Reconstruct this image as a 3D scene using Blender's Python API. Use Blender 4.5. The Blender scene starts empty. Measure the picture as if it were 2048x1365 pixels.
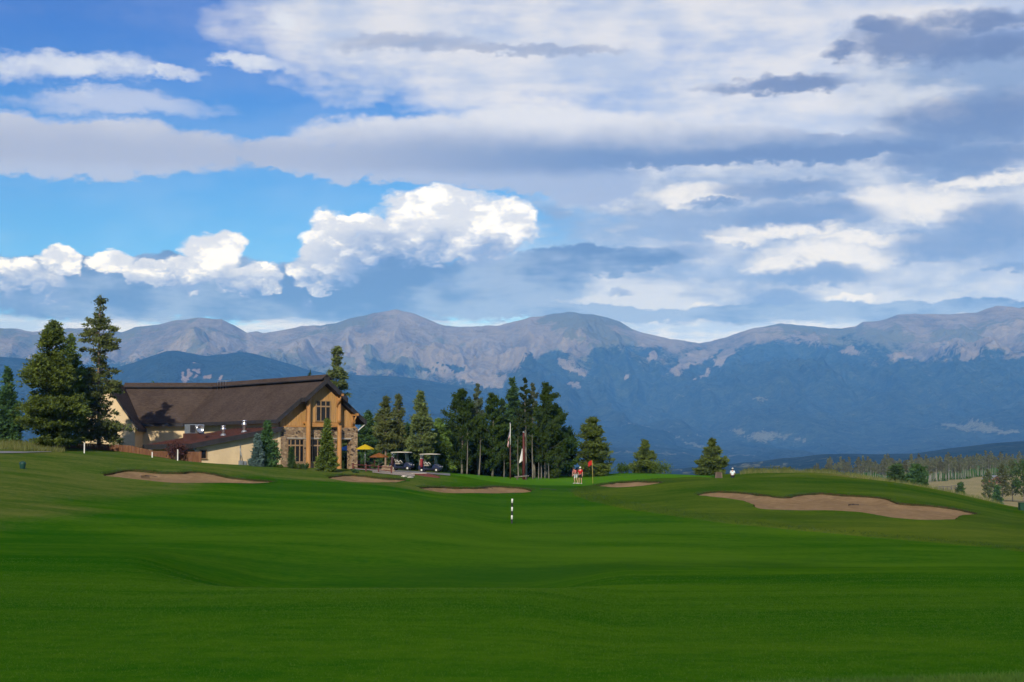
import bpy, bmesh, math, random
import numpy as np
from mathutils import Vector, Matrix, geometry

# ------------------------------------------------------------------ camera, sky, sun, exposure
SC = bpy.context.scene
COL = SC.collection
FPX, CXP, CYP, HORIZ, ZC = 3600.0, 1024.0, 682.5, 930.0, 1.65
TILT = math.atan((HORIZ - CYP) / FPX)
cam_d = bpy.data.cameras.new('camera')
cam = bpy.data.objects.new('camera', cam_d)
COL.objects.link(cam)
cam_d.sensor_width = 36.0
cam_d.lens = 36.0 * FPX / 2048.0
cam_d.clip_start = 0.5
cam_d.clip_end = 60000
cam.location = (0, 0, ZC)
cam.rotation_euler = (math.pi / 2 + TILT, 0, 0)
SC.camera = cam
SUN_AZ, SUN_EL = math.atan2(-0.17, -0.985), math.radians(28)
vs = SC.view_settings
vs.view_transform = 'Standard'
vs.look = 'None'
vs.exposure = 0.0
vs.gamma = 1.0
vs.use_curve_mapping = False
SC.render.engine = 'CYCLES'
cy = SC.cycles
cy.use_denoising = True
cy.use_adaptive_sampling = True
cy.adaptive_threshold = 0.02
cy.max_bounces = 6
cy.diffuse_bounces = 2
cy.glossy_bounces = 2
cy.transmission_bounces = 3
cy.transparent_max_bounces = 6
cy.volume_bounces = 0
cy.sample_clamp_indirect = 6

def pdir(px, py):
    x, y = (px - CXP) / FPX, (CYP - py) / FPX
    c, s = math.cos(TILT), math.sin(TILT)
    return np.array([x, c - y * s, s + y * c])
def vslope(py):                     # dz/dy of the ray through image row py
    y = (CYP - np.asarray(py, float)) / FPX
    c, s = math.cos(TILT), math.sin(TILT)
    return (s + y * c) / (c - y * s)
def px_az(px):
    return np.arctan((np.asarray(px, float) - CXP) / FPX / 1.0024)
def at(px, py, Y):
    d = pdir(px, py)
    return Vector((0, 0, ZC)) + Vector(d * (Y / d[1]))

class E:
    """socket arithmetic for node trees"""
    tree = None
    def __init__(self, s): self.s = s
    @staticmethod
    def m(op, *a, clamp=False):
        n = E.tree.nodes.new('ShaderNodeMath'); n.operation = op; n.use_clamp = clamp
        for i, v in enumerate(a):
            if isinstance(v, E): E.tree.links.new(v.s, n.inputs[i])
            else: n.inputs[i].default_value = v
        return E(n.outputs[0])
    def __add__(s, o): return E.m('ADD', s, o)
    __radd__ = __add__
    def __sub__(s, o): return E.m('SUBTRACT', s, o)
    def __rsub__(s, o): return E.m('SUBTRACT', o, s)
    def __mul__(s, o): return E.m('MULTIPLY', s, o)
    __rmul__ = __mul__
    def __truediv__(s, o): return E.m('DIVIDE', s, o)
def emax(a, b): return E.m('MAXIMUM', a, b)
def emin(a, b): return E.m('MINIMUM', a, b)
def sstep(x, a, b, lo=0.0, hi=1.0):
    n = E.tree.nodes.new('ShaderNodeMapRange'); n.interpolation_type = 'SMOOTHSTEP'
    E.tree.links.new(x.s, n.inputs[0])
    for i, v in zip((1, 2, 3, 4), (a, b, lo, hi)): n.inputs[i].default_value = v
    return E(n.outputs[0])
def comb(x, y, z):
    n = E.tree.nodes.new('ShaderNodeCombineXYZ')
    for i, v in enumerate((x, y, z)):
        if isinstance(v, E): E.tree.links.new(v.s, n.inputs[i])
        else: n.inputs[i].default_value = v
    return E(n.outputs[0])
def vop(op, a, b=None):
    n = E.tree.nodes.new('ShaderNodeVectorMath'); n.operation = op
    for i, v in enumerate((a, b)):
        if v is None: continue
        if isinstance(v, E): E.tree.links.new(v.s, n.inputs[i])
        else: n.inputs[i].default_value = v
    return E(n.outputs['Value' if op == 'DOT_PRODUCT' else 'Vector'])
def noise(v, scale, detail=4, rough=0.5, lac=2.0, dist=0.0, color=False, dim='3D'):
    n = E.tree.nodes.new('ShaderNodeTexNoise'); n.noise_dimensions = dim
    if v is not None: E.tree.links.new(v.s, n.inputs['Vector'])
    n.inputs['Scale'].default_value = scale; n.inputs['Detail'].default_value = detail
    n.inputs['Roughness'].default_value = rough; n.inputs['Lacunarity'].default_value = lac
    n.inputs['Distortion'].default_value = dist
    return E(n.outputs['Color' if color else 'Fac'])
def mixc(f, a, b):
    n = E.tree.nodes.new('ShaderNodeMix'); n.data_type = 'RGBA'
    for i, v in ((0, f), (6, a), (7, b)):
        if isinstance(v, E): E.tree.links.new(v.s, n.inputs[i])
        elif i == 0: n.inputs[0].default_value = v
        else: n.inputs[i].default_value = (*v[:3], 1)
    return E(n.outputs[2])

def lin(r, g, b, k=1.0):            # sRGB 0-255 -> linear
    f = lambda c: (c / 255 / 12.92) if c <= 10 else ((c / 255 + .055) / 1.055) ** 2.4
    return (f(r) * k, f(g) * k, f(b) * k)

# ---- world: Nishita sky with cloud layers set out by compass direction and height above the horizon
W = bpy.data.worlds.new('World'); SC.world = W; W.use_nodes = True
wt = W.node_tree; wt.nodes.clear(); E.tree = wt
wo = wt.nodes.new('ShaderNodeOutputWorld'); bg = wt.nodes.new('ShaderNodeBackground')
SKY_K = 0.1
bg.inputs['Strength'].default_value = SKY_K
wt.links.new(bg.outputs[0], wo.inputs[0])
sk = wt.nodes.new('ShaderNodeTexSky'); sk.sky_type = 'NISHITA'; sk.sun_disc = False
sk.sun_elevation = SUN_EL; sk.sun_rotation = SUN_AZ; sk.altitude = 2600
sk.air_density = 1.0; sk.dust_density = 0.3; sk.ozone_density = 2.5
hs = wt.nodes.new('ShaderNodeHueSaturation')
hs.inputs['Saturation'].default_value = 1.35; hs.inputs['Value'].default_value = 1.0
wt.links.new(sk.outputs[0], hs.inputs['Color'])
SKYS = E(hs.outputs[0])
tc = wt.nodes.new('ShaderNodeTexCoord'); D = E(tc.outputs['Generated'])
sp = wt.nodes.new('ShaderNodeSeparateXYZ'); wt.links.new(D.s, sp.inputs[0])
dx, dy, dz = (E(sp.outputs[i]) for i in range(3))
AZ = E.m('ARCTAN2', dx, dy); EL = E.m('ARCSINE', dz)
P0 = comb(AZ, EL, 0.0)
ND = comb(AZ, EL * 1.9, 0.0)                      # a little flattened for noise
NS = comb(AZ, EL * 4.5, 0.0)                      # strongly flattened (streaks)
wn = noise(ND, 11, 4, 0.6, color=True, dim='2D')
bil = noise(ND, 26, 7, 0.64, dim='2D')
bil2 = noise(vop('ADD', ND, (-0.008, .016, 0)), 26, 4, 0.6, dim='2D')    # sampled towards the lit upper-left flank
fine = noise(vop('ADD', ND, (7.3, 2.1, 0)), 80, 4, 0.6, dim='2D')
streak = noise(NS, 14, 5, 0.6, dim='2D')
streak2 = noise(vop('ADD', NS, (3.1, 1.7, 0)), 30, 5, 0.62, dim='2D')
wns = wt.nodes.new('ShaderNodeSeparateXYZ'); wt.links.new(wn.s, wns.inputs[0]); wnf = E(wns.outputs[2])
wc = vop('SUBTRACT', wn, (.5, .5, .5)); wc2 = comb(bil - .5, fine - .5, 0.0)
P = vop('ADD', P0, vop('ADD', vop('MULTIPLY', wc, (.10, .045, 0)), vop('MULTIPLY', wc2, (.016, .012, 0))))
PL = vop('ADD', P0, vop('ADD', vop('MULTIPLY', wc, (.05, .018, 0)), vop('MULTIPLY', wc2, (.016, .010, 0))))
def pae(px, py):
    d = pdir(px, py); return math.atan2(d[0], d[1]), math.atan2(d[2], math.hypot(d[0], d[1]))
def axis3(Pv, i):                    # one coordinate copied to three channels
    n = wt.nodes.new('ShaderNodeSeparateXYZ'); wt.links.new(Pv.s, n.inputs[0]); return comb(*[E(n.outputs[i])] * 3)
def vmad(a, m, b):
    n = wt.nodes.new('ShaderNodeVectorMath'); n.operation = 'MULTIPLY_ADD'
    for i, v in enumerate((a, m, b)):
        if isinstance(v, E): wt.links.new(v.s, n.inputs[i])
        else: n.inputs[i].default_value = v
    return E(n.outputs[0])
AX = {}
def field(blobs, Pv):                # union of ellipses (px, py, rx, ry), three at a time
    if id(Pv) not in AX: AX[id(Pv)] = (axis3(Pv, 0), axis3(Pv, 1))
    X3, Y3 = AX[id(Pv)]; out = None
    blobs = list(blobs) + [blobs[-1]] * (-len(blobs) % 3)
    for k in range(0, len(blobs), 3):
        t3 = blobs[k:k + 3]; ae = [pae(b[0], b[1]) for b in t3]
        u = vmad(X3, tuple(FPX / b[2] for b in t3), tuple(-p[0] * FPX / b[2] for p, b in zip(ae, t3)))
        w = vmad(Y3, tuple(FPX / b[3] for b in t3), tuple(-p[1] * FPX / b[3] for p, b in zip(ae, t3)))
        r = vmad(w, w, vop('MULTIPLY', u, u))
        out = r if out is None else vop('MINIMUM', out, r)
    n = wt.nodes.new('ShaderNodeSeparateXYZ'); wt.links.new(out.s, n.inputs[0])
    return 1.0 - emin(emin(E(n.outputs[0]), E(n.outputs[1])), E(n.outputs[2]))
K = 1 / SKY_K
def C(r, g, b): return lin(r, g, b, K)
tint = mixc(sstep(EL, pae(0, 480)[1], pae(0, -60)[1]), (.58, .92, 1.03), (.19, .57, 1.0))
col = vop('MULTIPLY', SKYS, tint)
nA = (wnf - .5) * .9 + (streak - .5) * .7
# high veil, thick towards the right of the view and thinning away from it
veil = field([(1560, -120, 980, 320), (1750, 240, 700, 260), (800, 60, 330, 110), (1750, 560, 700, 260), (1080, 110, 330, 110), (1400, 380, 260, 200)], P)
vm = sstep(veil + nA + (bil - .5) * .3, -0.75, 0.75)
vcol = mixc(sstep(wnf * .6 + streak * .4, .38, .62), C(186, 199, 226), C(226, 227, 234))
col = mixc(emax(vm * .97, .07 + wnf * .12), col, vcol)
# general broken cloud over the rest of the sky, outside the clear gap in view
gap = field([(180, 60, 560, 330), (420, 430, 700, 120)], P0)
far_m = sstep(noise(NS, 3.3, 3, .55, dim='2D') - sstep(gap, -0.8, 0.3) * 0.5, .50, .66) * sstep(EL, .16, .30) * 0.85
col = mixc(far_m, col, C(205, 210, 225))
# thin smooth wisps at the upper left
wisp = field([(130, 132, 200, 26), (490, 124, 80, 14), (230, 205, 200, 26), (560, 50, 36, 20), (340, 145, 56, 14), (70, 250, 260, 30), (170, 190, 90, 20)], PL)
wm = sstep(wisp + (streak - .5) * 1.0 + (bil - .5) * .7 + (fine - .5) * .25, -.45, 1.0) * .9
col = mixc(wm, col, mixc(sstep(EL * 14 + bil, pae(0, 150)[1] * 14 + .4, pae(0, 105)[1] * 14 + .6), C(186, 198, 228), C(224, 229, 240)))
# broad grey and bright banks on the right, soft-edged
mot = field([(1620, 430, 640, 150), (1500, 590, 560, 100), (1950, 380, 300, 220), (1950, 200, 250, 130), (1280, 560, 260, 90), (1250, 390, 200, 60)], P)
mm = sstep(mot + (streak - .5) * 1.0, -.3, .9)
mcol = mixc(sstep(wnf * .45 + streak * .35 + bil * .2, .41, .60), C(136, 157, 194), C(206, 212, 225))
col = mixc(mm * .95, col, mcol)
bright = field([(1420, 385, 120, 18), (1360, 395, 60, 22), (1830, 405, 120, 36), (1890, 422, 90, 26), (1640, 515, 130, 28), (1560, 530, 60, 16), (1540, 465, 130, 18), (1460, 480, 70, 12), (1915, 215, 40, 24), (1420, 618, 100, 14), (1990, 365, 120, 18), (1700, 590, 46, 8), (1080, 605, 46, 9), (1720, 480, 130, 13)], PL)
col = mixc(sstep(bright + (bil - .5) * 1.0 + (streak2 - .5) * .5 + (fine - .5) * .3, -.6, 1.0) * .95, col, C(240, 238, 236))
# long lens-shaped band
LB = [(150, 300, 400, 58), (60, 270, 360, 40), (1000, 278, 430, 66), (560, 305, 130, 38), (780, 330, 250, 42), (1300, 290, 380, 44), (1620, 296, 330, 30), (1020, 345, 260, 34), (1180, 375, 90, 34)]
len_ = field(LB, PL)
lm = sstep(len_ + (bil - .5) * .6 + (wnf - .5) * .5 + (fine - .5) * .15, -.12, 0.40)
topc = sstep(AZ, pae(250, 300)[0], pae(900, 300)[0])
topL = sstep(EL + (bil - .5) * .010 + (wnf - .5) * .02, pae(1000, 318)[1], pae(1000, 222)[1])
shade = mixc(sstep(AZ, pae(500, 300)[0], pae(1300, 300)[0]), C(172, 180, 203), C(112, 136, 180))
lcol = mixc(topL * (.55 + topc * .45), shade, C(222, 225, 235))
lcol = mixc(sstep(EL + (bil - .5) * .008, pae(0, 305)[1], pae(0, 340)[1]) * .6, lcol, C(184, 197, 225))
col = mixc(lm * .97, col, lcol)
# dark soft patches
dk = field([(1840, 85, 150, 44), (1960, 92, 190, 42), (1960, 36, 130, 28), (1770, 55, 50, 26), (1690, 105, 46, 18), (1870, 492, 130, 32), (1970, 455, 90, 44), (1640, 548, 100, 22), (1570, 168, 160, 18), (1660, 308, 330, 20), (1960, 320, 170, 30), (1560, 380, 160, 24), (1420, 405, 60, 8), (830, 88, 160, 20), (1060, 100, 180, 11), (1620, 430, 170, 28), (2000, 530, 60, 9), (1980, 240, 170, 56), (1310, 510, 120, 18), (1580, 600, 70, 34)], PL)
dm = sstep(dk + (bil - .5) * 1.3 + (fine - .5) * .6, -.45, .95)
dcol = mixc(sstep(EL + (bil - .5) * .02, pae(1900, 520)[1], pae(1900, 60)[1]), C(120, 144, 186), C(102, 121, 164))
dlow = sstep(AZ, pae(1250, 90)[0], pae(1500, 90)[0], .45, .88)
col = mixc(dm * dlow, col, dcol)
# low grey bank beneath and between the cumulus
bs = field([(250, 590, 440, 62), (700, 600, 440, 56), (980, 568, 190, 58), (60, 575, 200, 62), (1180, 522, 180, 30), (440, 570, 260, 58), (1150, 622, 300, 22), (1700, 625, 420, 26), (790, 545, 170, 50), (180, 545, 110, 34), (300, 540, 90, 30), (560, 560, 80, 40)], PL)
bm = sstep(bs + (bil - .5) * .9 + (fine - .5) * .35, -.15, .35)
bcol = mixc(sstep(streak * .4 + wnf * .6, .42, .60), C(98, 124, 166), C(150, 169, 200))
col = mixc(bm * .96, col, bcol)
# cumulus: rounded heaps with lit tops and grey feet
vo = wt.nodes.new('ShaderNodeTexVoronoi'); vo.voronoi_dimensions = '2D'; vo.feature = 'SMOOTH_F1'; vo.inputs['Scale'].default_value = 70; vo.inputs['Detail'].default_value = 2; vo.inputs['Roughness'].default_value = .55; vo.inputs['Smoothness'].default_value = .35
NV = vop('ADD', ND, vop('MULTIPLY', wc2, (.02, .02, 0))); wt.links.new(NV.s, vo.inputs['Vector'])
puff = .42 - E(vo.outputs['Distance'])
CU = [(900, 445, 172, 78), (800, 488, 88, 50), (1015, 442, 72, 60), (890, 402, 84, 36), (655, 485, 62, 66), (622, 525, 54, 48), (690, 458, 54, 30), (735, 462, 50, 28), (415, 515, 66, 52), (375, 548, 64, 42), (445, 486, 40, 28),
      (525, 550, 46, 36), (120, 525, 48, 34), (40, 560, 64, 48), (70, 592, 86, 40), (225, 525, 54, 24), (20, 612, 70, 36), (620, 612, 28, 22), (890, 558, 26, 8), (1225, 578, 44, 7), (650, 556, 66, 30), (295, 548, 46, 26), (705, 522, 46, 26), (480, 560, 70, 26), (745, 500, 66, 42), (850, 500, 130, 40), (970, 490, 80, 40)]
PC = vop('ADD', P0, vop('ADD', vop('MULTIPLY', wc, (.020, .014, 0)), vop('MULTIPLY', wc2, (.010, .010, 0))))
cu = field(CU, PC)
cd = cu + .10 + (bil - .5) * .48 + (fine - .5) * .24 + puff * .30
hgt = sstep(EL + (bil - .5) * .016 + puff * .010, pae(900, 550)[1], pae(900, 452)[1])
hgt2 = sstep(EL + (bil - .5) * .026 + puff * .014, pae(300, 625)[1], pae(300, 535)[1])
hmix = sstep(AZ, pae(560, 500)[0], pae(760, 500)[0])
lit0 = E.m('ADD', hgt2, (hgt - hgt2) * hmix)
rel = sstep(bil - bil2 + puff * .16, -.10, .12)
cm = sstep(cd, .0, .42) * sstep(lit0 + cd * .2, .0, .34)
lit = E.m('MULTIPLY', lit0, .58 + rel * .44, clamp=True)
ccol = mixc(lit, C(118, 144, 190), C(266, 264, 260))
col = mixc(cm, col, ccol)
# pale strip of far cloud along the horizon
hz = sstep(EL + (streak2 - .5) * .012, pae(0, 648)[1], pae(0, 626)[1], 1.0, 0.0)
col = mixc(hz * .95, col, mixc(sstep(streak, .42, .58), C(182, 200, 228), C(222, 226, 236)))
lowk = sstep(EL, .0, .40, 1.0, 0.0)
col = vop('MULTIPLY', col, vmad(comb(lowk, lowk, lowk), (.0, .02, .10), (1.0, 1.0, 1.0)))
wt.links.new(col.s, bg.inputs['Color'])
W.cycles.sampling_method = 'MANUAL'; W.cycles.sample_map_resolution = 512

sun_d = bpy.data.lights.new('sun', 'SUN'); sun = bpy.data.objects.new('sun', sun_d); COL.objects.link(sun)
sun_d.energy = 4.6; sun_d.angle = math.radians(0.6); sun_d.color = (1.0, 0.92, 0.80)
to_sun = Vector((math.sin(SUN_AZ) * math.cos(SUN_EL), math.cos(SUN_AZ) * math.cos(SUN_EL), math.sin(SUN_EL)))
sun.rotation_euler = to_sun.to_track_quat('Z', 'Y').to_euler()
sun.location = to_sun * 400

# ------------------------------------------------------------------ helpers
def tag(o, label=None, cat=None, group=None, kind=None):
    if label: o['label'] = label
    if cat: o['category'] = cat
    if group: o['group'] = group
    if kind: o['kind'] = kind
    return o
def empty(name, loc, rz=0.0, label=None, cat=None, group=None):
    o = bpy.data.objects.new(name, None); COL.objects.link(o)
    o.location = loc; o.rotation_euler = (0, 0, rz); o.empty_display_size = .2
    return tag(o, label, cat, group)
def mesh_obj(name, me, parent=None):
    o = bpy.data.objects.new(name, me); COL.objects.link(o); o.parent = parent
    return o
def np_mesh(name, v, f, mats=(), mi=None, smooth=False):
    """v (n,3) and f (m,3|4) arrays -> mesh, fast"""
    me = bpy.data.meshes.new(name)
    v = np.asarray(v, np.float32); f = np.asarray(f, np.int32)
    k = f.shape[1]
    me.vertices.add(len(v)); me.vertices.foreach_set('co', v.ravel())
    me.loops.add(f.size); me.loops.foreach_set('vertex_index', f.ravel())
    me.polygons.add(len(f))
    me.polygons.foreach_set('loop_start', np.arange(0, f.size, k, dtype=np.int32))
    me.polygons.foreach_set('loop_total', np.full(len(f), k, np.int32))
    if mi is not None: me.polygons.foreach_set('material_index', np.asarray(mi, np.int32))
    me.polygons.foreach_set('use_smooth', np.full(len(f), smooth))
    for m in mats: me.materials.append(m)
    me.update(calc_edges=True); me.validate()
    return me
def attr(me, name, vals, typ='FLOAT', dom='POINT'):
    a = me.attributes.new(name, typ, dom)
    if typ == 'FLOAT': a.data.foreach_set('value', np.asarray(vals, np.float32))
    else: a.data.foreach_set('color', np.asarray(vals, np.float32).ravel())

class MB:
    def __init__(s): s.v, s.f, s.mi, s.sm = [], [], [], []
    def add(s, v, f, mi=0, smooth=False):
        b = len(s.v); s.v += [tuple(p) for p in v]; s.f += [tuple(b + i for i in q) for q in f]
        s.mi += [mi] * len(f); s.sm += [smooth] * len(f); return s
    def box(s, x0, x1, y0, y1, z0, z1, mi=0, M=None):
        v = [(x, y, z) for z in (z0, z1) for y in (y0, y1) for x in (x0, x1)]
        if M is not None: v = [M @ Vector(p) for p in v]
        return s.add(v, [(0, 2, 3, 1), (4, 5, 7, 6), (0, 1, 5, 4), (2, 6, 7, 3), (0, 4, 6, 2), (1, 3, 7, 5)], mi)
    def prism(s, poly, d, mi=0, side=None):
        """poly: 3-D points; d: offset vector (thickness)"""
        n = len(poly); d = Vector(d); a = [Vector(p) for p in poly]; v = a + [p + d for p in a]
        s.add(v, [tuple(range(n))], mi)
        b = len(s.v) - 2 * n
        sm = mi if side is None else side
        s.f.append(tuple(b + n + i for i in reversed(range(n)))); s.mi.append(sm); s.sm.append(False)
        for i in range(n):
            j = (i + 1) % n
            s.f.append((b + i, b + n + i, b + n + j, b + j)); s.mi.append(sm); s.sm.append(False)
        return s
    def tube(s, pts, rad, n=8, mi=0, cap=True):
        pts = [Vector(p) for p in pts]
        if not hasattr(rad, '__len__'): rad = [rad] * len(pts)
        rings = []
        for i, p in enumerate(pts):
            t = (pts[min(i + 1, len(pts) - 1)] - pts[max(i - 1, 0)]).normalized()
            u = t.cross(Vector((0, 0, 1)) if abs(t.z) < .9 else Vector((1, 0, 0))).normalized(); w = t.cross(u)
            rings.append([p + (u * math.cos(2 * math.pi * k / n) + w * math.sin(2 * math.pi * k / n)) * rad[i] for k in range(n)])
        v = [q for r in rings for q in r]
        f = [(i * n + k, i * n + (k + 1) % n, (i + 1) * n + (k + 1) % n, (i + 1) * n + k) for i in range(len(pts) - 1) for k in range(n)]
        s.add(v, f, mi, True)
        if cap:
            b = len(s.v) - len(v)
            s.f += [tuple(b + k for k in reversed(range(n))), tuple(b + (len(pts) - 1) * n + k for k in range(n))]
            s.mi += [mi] * 2; s.sm += [False] * 2
        return s
    def lathe(s, prof, n=16, mi=0, c=(0, 0, 0)):
        v = [(c[0] + r * math.cos(2 * math.pi * k / n), c[1] + r * math.sin(2 * math.pi * k / n), c[2] + z) for r, z in prof for k in range(n)]
        f = [(i * n + k, i * n + (k + 1) % n, (i + 1) * n + (k + 1) % n, (i + 1) * n + k) for i in range(len(prof) - 1) for k in range(n)]
        return s.add(v, f, mi, True)
    def mesh(s, name, mats):
        me = bpy.data.meshes.new(name)
        me.from_pydata(s.v, [], s.f)
        for m in (mats if isinstance(mats, (list, tuple)) else [mats]): me.materials.append(m)
        me.polygons.foreach_set('material_index', s.mi); me.polygons.foreach_set('use_smooth', s.sm)
        me.update()
        bm = bmesh.new(); bm.from_mesh(me); bmesh.ops.recalc_face_normals(bm, faces=bm.faces); bm.to_mesh(me); bm.free()
        return me
    def build(s, name, mats, parent=None, bevel=0.0):
        o = mesh_obj(name, s.mesh(name, mats), parent)
        if bevel:
            b = o.modifiers.new('bevel', 'BEVEL'); b.width = bevel; b.segments = 2; b.limit_method = 'ANGLE'
        return o
def copy_tree(o, parent=None):
    c = o.copy(); COL.objects.link(c); c.parent = parent
    for ch in list(o.children): copy_tree(ch, c)
    return c

# numpy value noise
def _hash(ix, iy, seed):
    h = (ix.astype(np.int64) * 374761393 + iy.astype(np.int64) * 668265263 + seed * 1442695041) & 0xffffffff
    h = ((h ^ (h >> 13)) * 1274126177) & 0xffffffff
    return ((h ^ (h >> 16)) & 0xffff) / 65535.0
def vnoise(x, y, seed=0):
    ix, iy = np.floor(x), np.floor(y); fx, fy = x - ix, y - iy
    fx = fx * fx * fx * (fx * (fx * 6 - 15) + 10); fy = fy * fy * fy * (fy * (fy * 6 - 15) + 10)
    a, b = _hash(ix, iy, seed), _hash(ix + 1, iy, seed); c, d = _hash(ix, iy + 1, seed), _hash(ix + 1, iy + 1, seed)
    return (a + (b - a) * fx) * (1 - fy) + (c + (d - c) * fx) * fy
def fbm(x, y, octv=4, seed=0, gain=.5):
    s, a, t = 0, 1.0, 0
    for o in range(octv):
        s = s + a * (vnoise(x * 2 ** o + o * 17.3, y * 2 ** o - o * 9.1, seed + o) - .5); t += a; a *= gain
    return s / t
def ridged(x, y, octv=4, seed=0, gain=.5):
    s, a, t = 0, 1.0, 0
    for o in range(octv):
        s = s + a * (1 - np.abs(2 * vnoise(x * 2 ** o + o * 5.3, y * 2 ** o + o * 3.7, seed + o) - 1)); t += a; a *= gain
    return s / t
def sm01(x): x = np.clip(x, 0, 1); return x * x * (3 - 2 * x)

# ------------------------------------------------------------------ materials
MATS = {}
def mat(name, base, rough=.8, var=None, scale=3.0, detail=4, bump=0.0, bscale=None, metal=0.0, spec=.3, stretch=(1, 1, 1), coord='Object', thr=(.38, .62), var2=None, scale2=20):
    """procedural material: base colour broken up by noise towards var / var2, noise relief"""
    if name in MATS: return MATS[name]
    m = bpy.data.materials.new(name); m.use_nodes = True; t = m.node_tree; E.tree = t
    b = t.nodes['Principled BSDF']
    b.inputs['Roughness'].default_value = rough; b.inputs['Metallic'].default_value = metal
    b.inputs['Specular IOR Level'].default_value = spec
    var = var or tuple(c * .82 for c in base)
    co = t.nodes.new('ShaderNodeTexCoord'); mp = t.nodes.new('ShaderNodeMapping')
    mp.inputs['Scale'].default_value = stretch
    t.links.new(co.outputs[coord], mp.inputs[0]); v = E(mp.outputs[0])
    c = mixc(sstep(noise(v, scale, detail, .6), *thr), base, var)
    if var2: c = mixc(sstep(noise(v, scale2, 4, .6), .45, .68), c, var2)
    t.links.new(c.s, b.inputs['Base Color'])
    if bump:
        bn = t.nodes.new('ShaderNodeBump'); bn.inputs['Strength'].default_value = bump; bn.inputs['Distance'].default_value = .05
        t.links.new(noise(v, bscale or scale * 6, 5, .65).s, bn.inputs['Height']); t.links.new(bn.outputs[0], b.inputs['Normal'])
    MATS[name] = m
    return m

def leaf_mat(name, dark, light, trans=.22):
    if name in MATS: return MATS[name]
    m = bpy.data.materials.new(name); m.use_nodes = True; t = m.node_tree; E.tree = t
    b = t.nodes['Principled BSDF']; b.inputs['Roughness'].default_value = .7; b.inputs['Specular IOR Level'].default_value = .2
    a = t.nodes.new('ShaderNodeAttribute'); a.attribute_name = 'tint'
    oi = t.nodes.new('ShaderNodeObjectInfo')
    co = t.nodes.new('ShaderNodeTexCoord')
    n = noise(E(co.outputs['Object']), .9, 3, .6)
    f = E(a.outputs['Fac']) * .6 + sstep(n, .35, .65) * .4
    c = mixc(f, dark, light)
    h = t.nodes.new('ShaderNodeHueSaturation'); t.links.new(c.s, h.inputs['Color'])
    t.links.new((E(oi.outputs['Random']) * .5 + .75).s, h.inputs['Value'])
    t.links.new((E(oi.outputs['Random']) * .03 + .485).s, h.inputs['Hue'])
    t.links.new(h.outputs[0], b.inputs['Base Color'])
    tr = t.nodes.new('ShaderNodeBsdfTranslucent'); t.links.new(h.outputs[0], tr.inputs[0])
    mx = t.nodes.new('ShaderNodeMixShader'); mx.inputs[0].default_value = trans
    t.links.new(b.outputs[0], mx.inputs[1]); t.links.new(tr.outputs[0], mx.inputs[2])
    t.links.new(mx.outputs[0], t.nodes['Material Output'].inputs[0])
    MATS[name] = m
    return m

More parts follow.
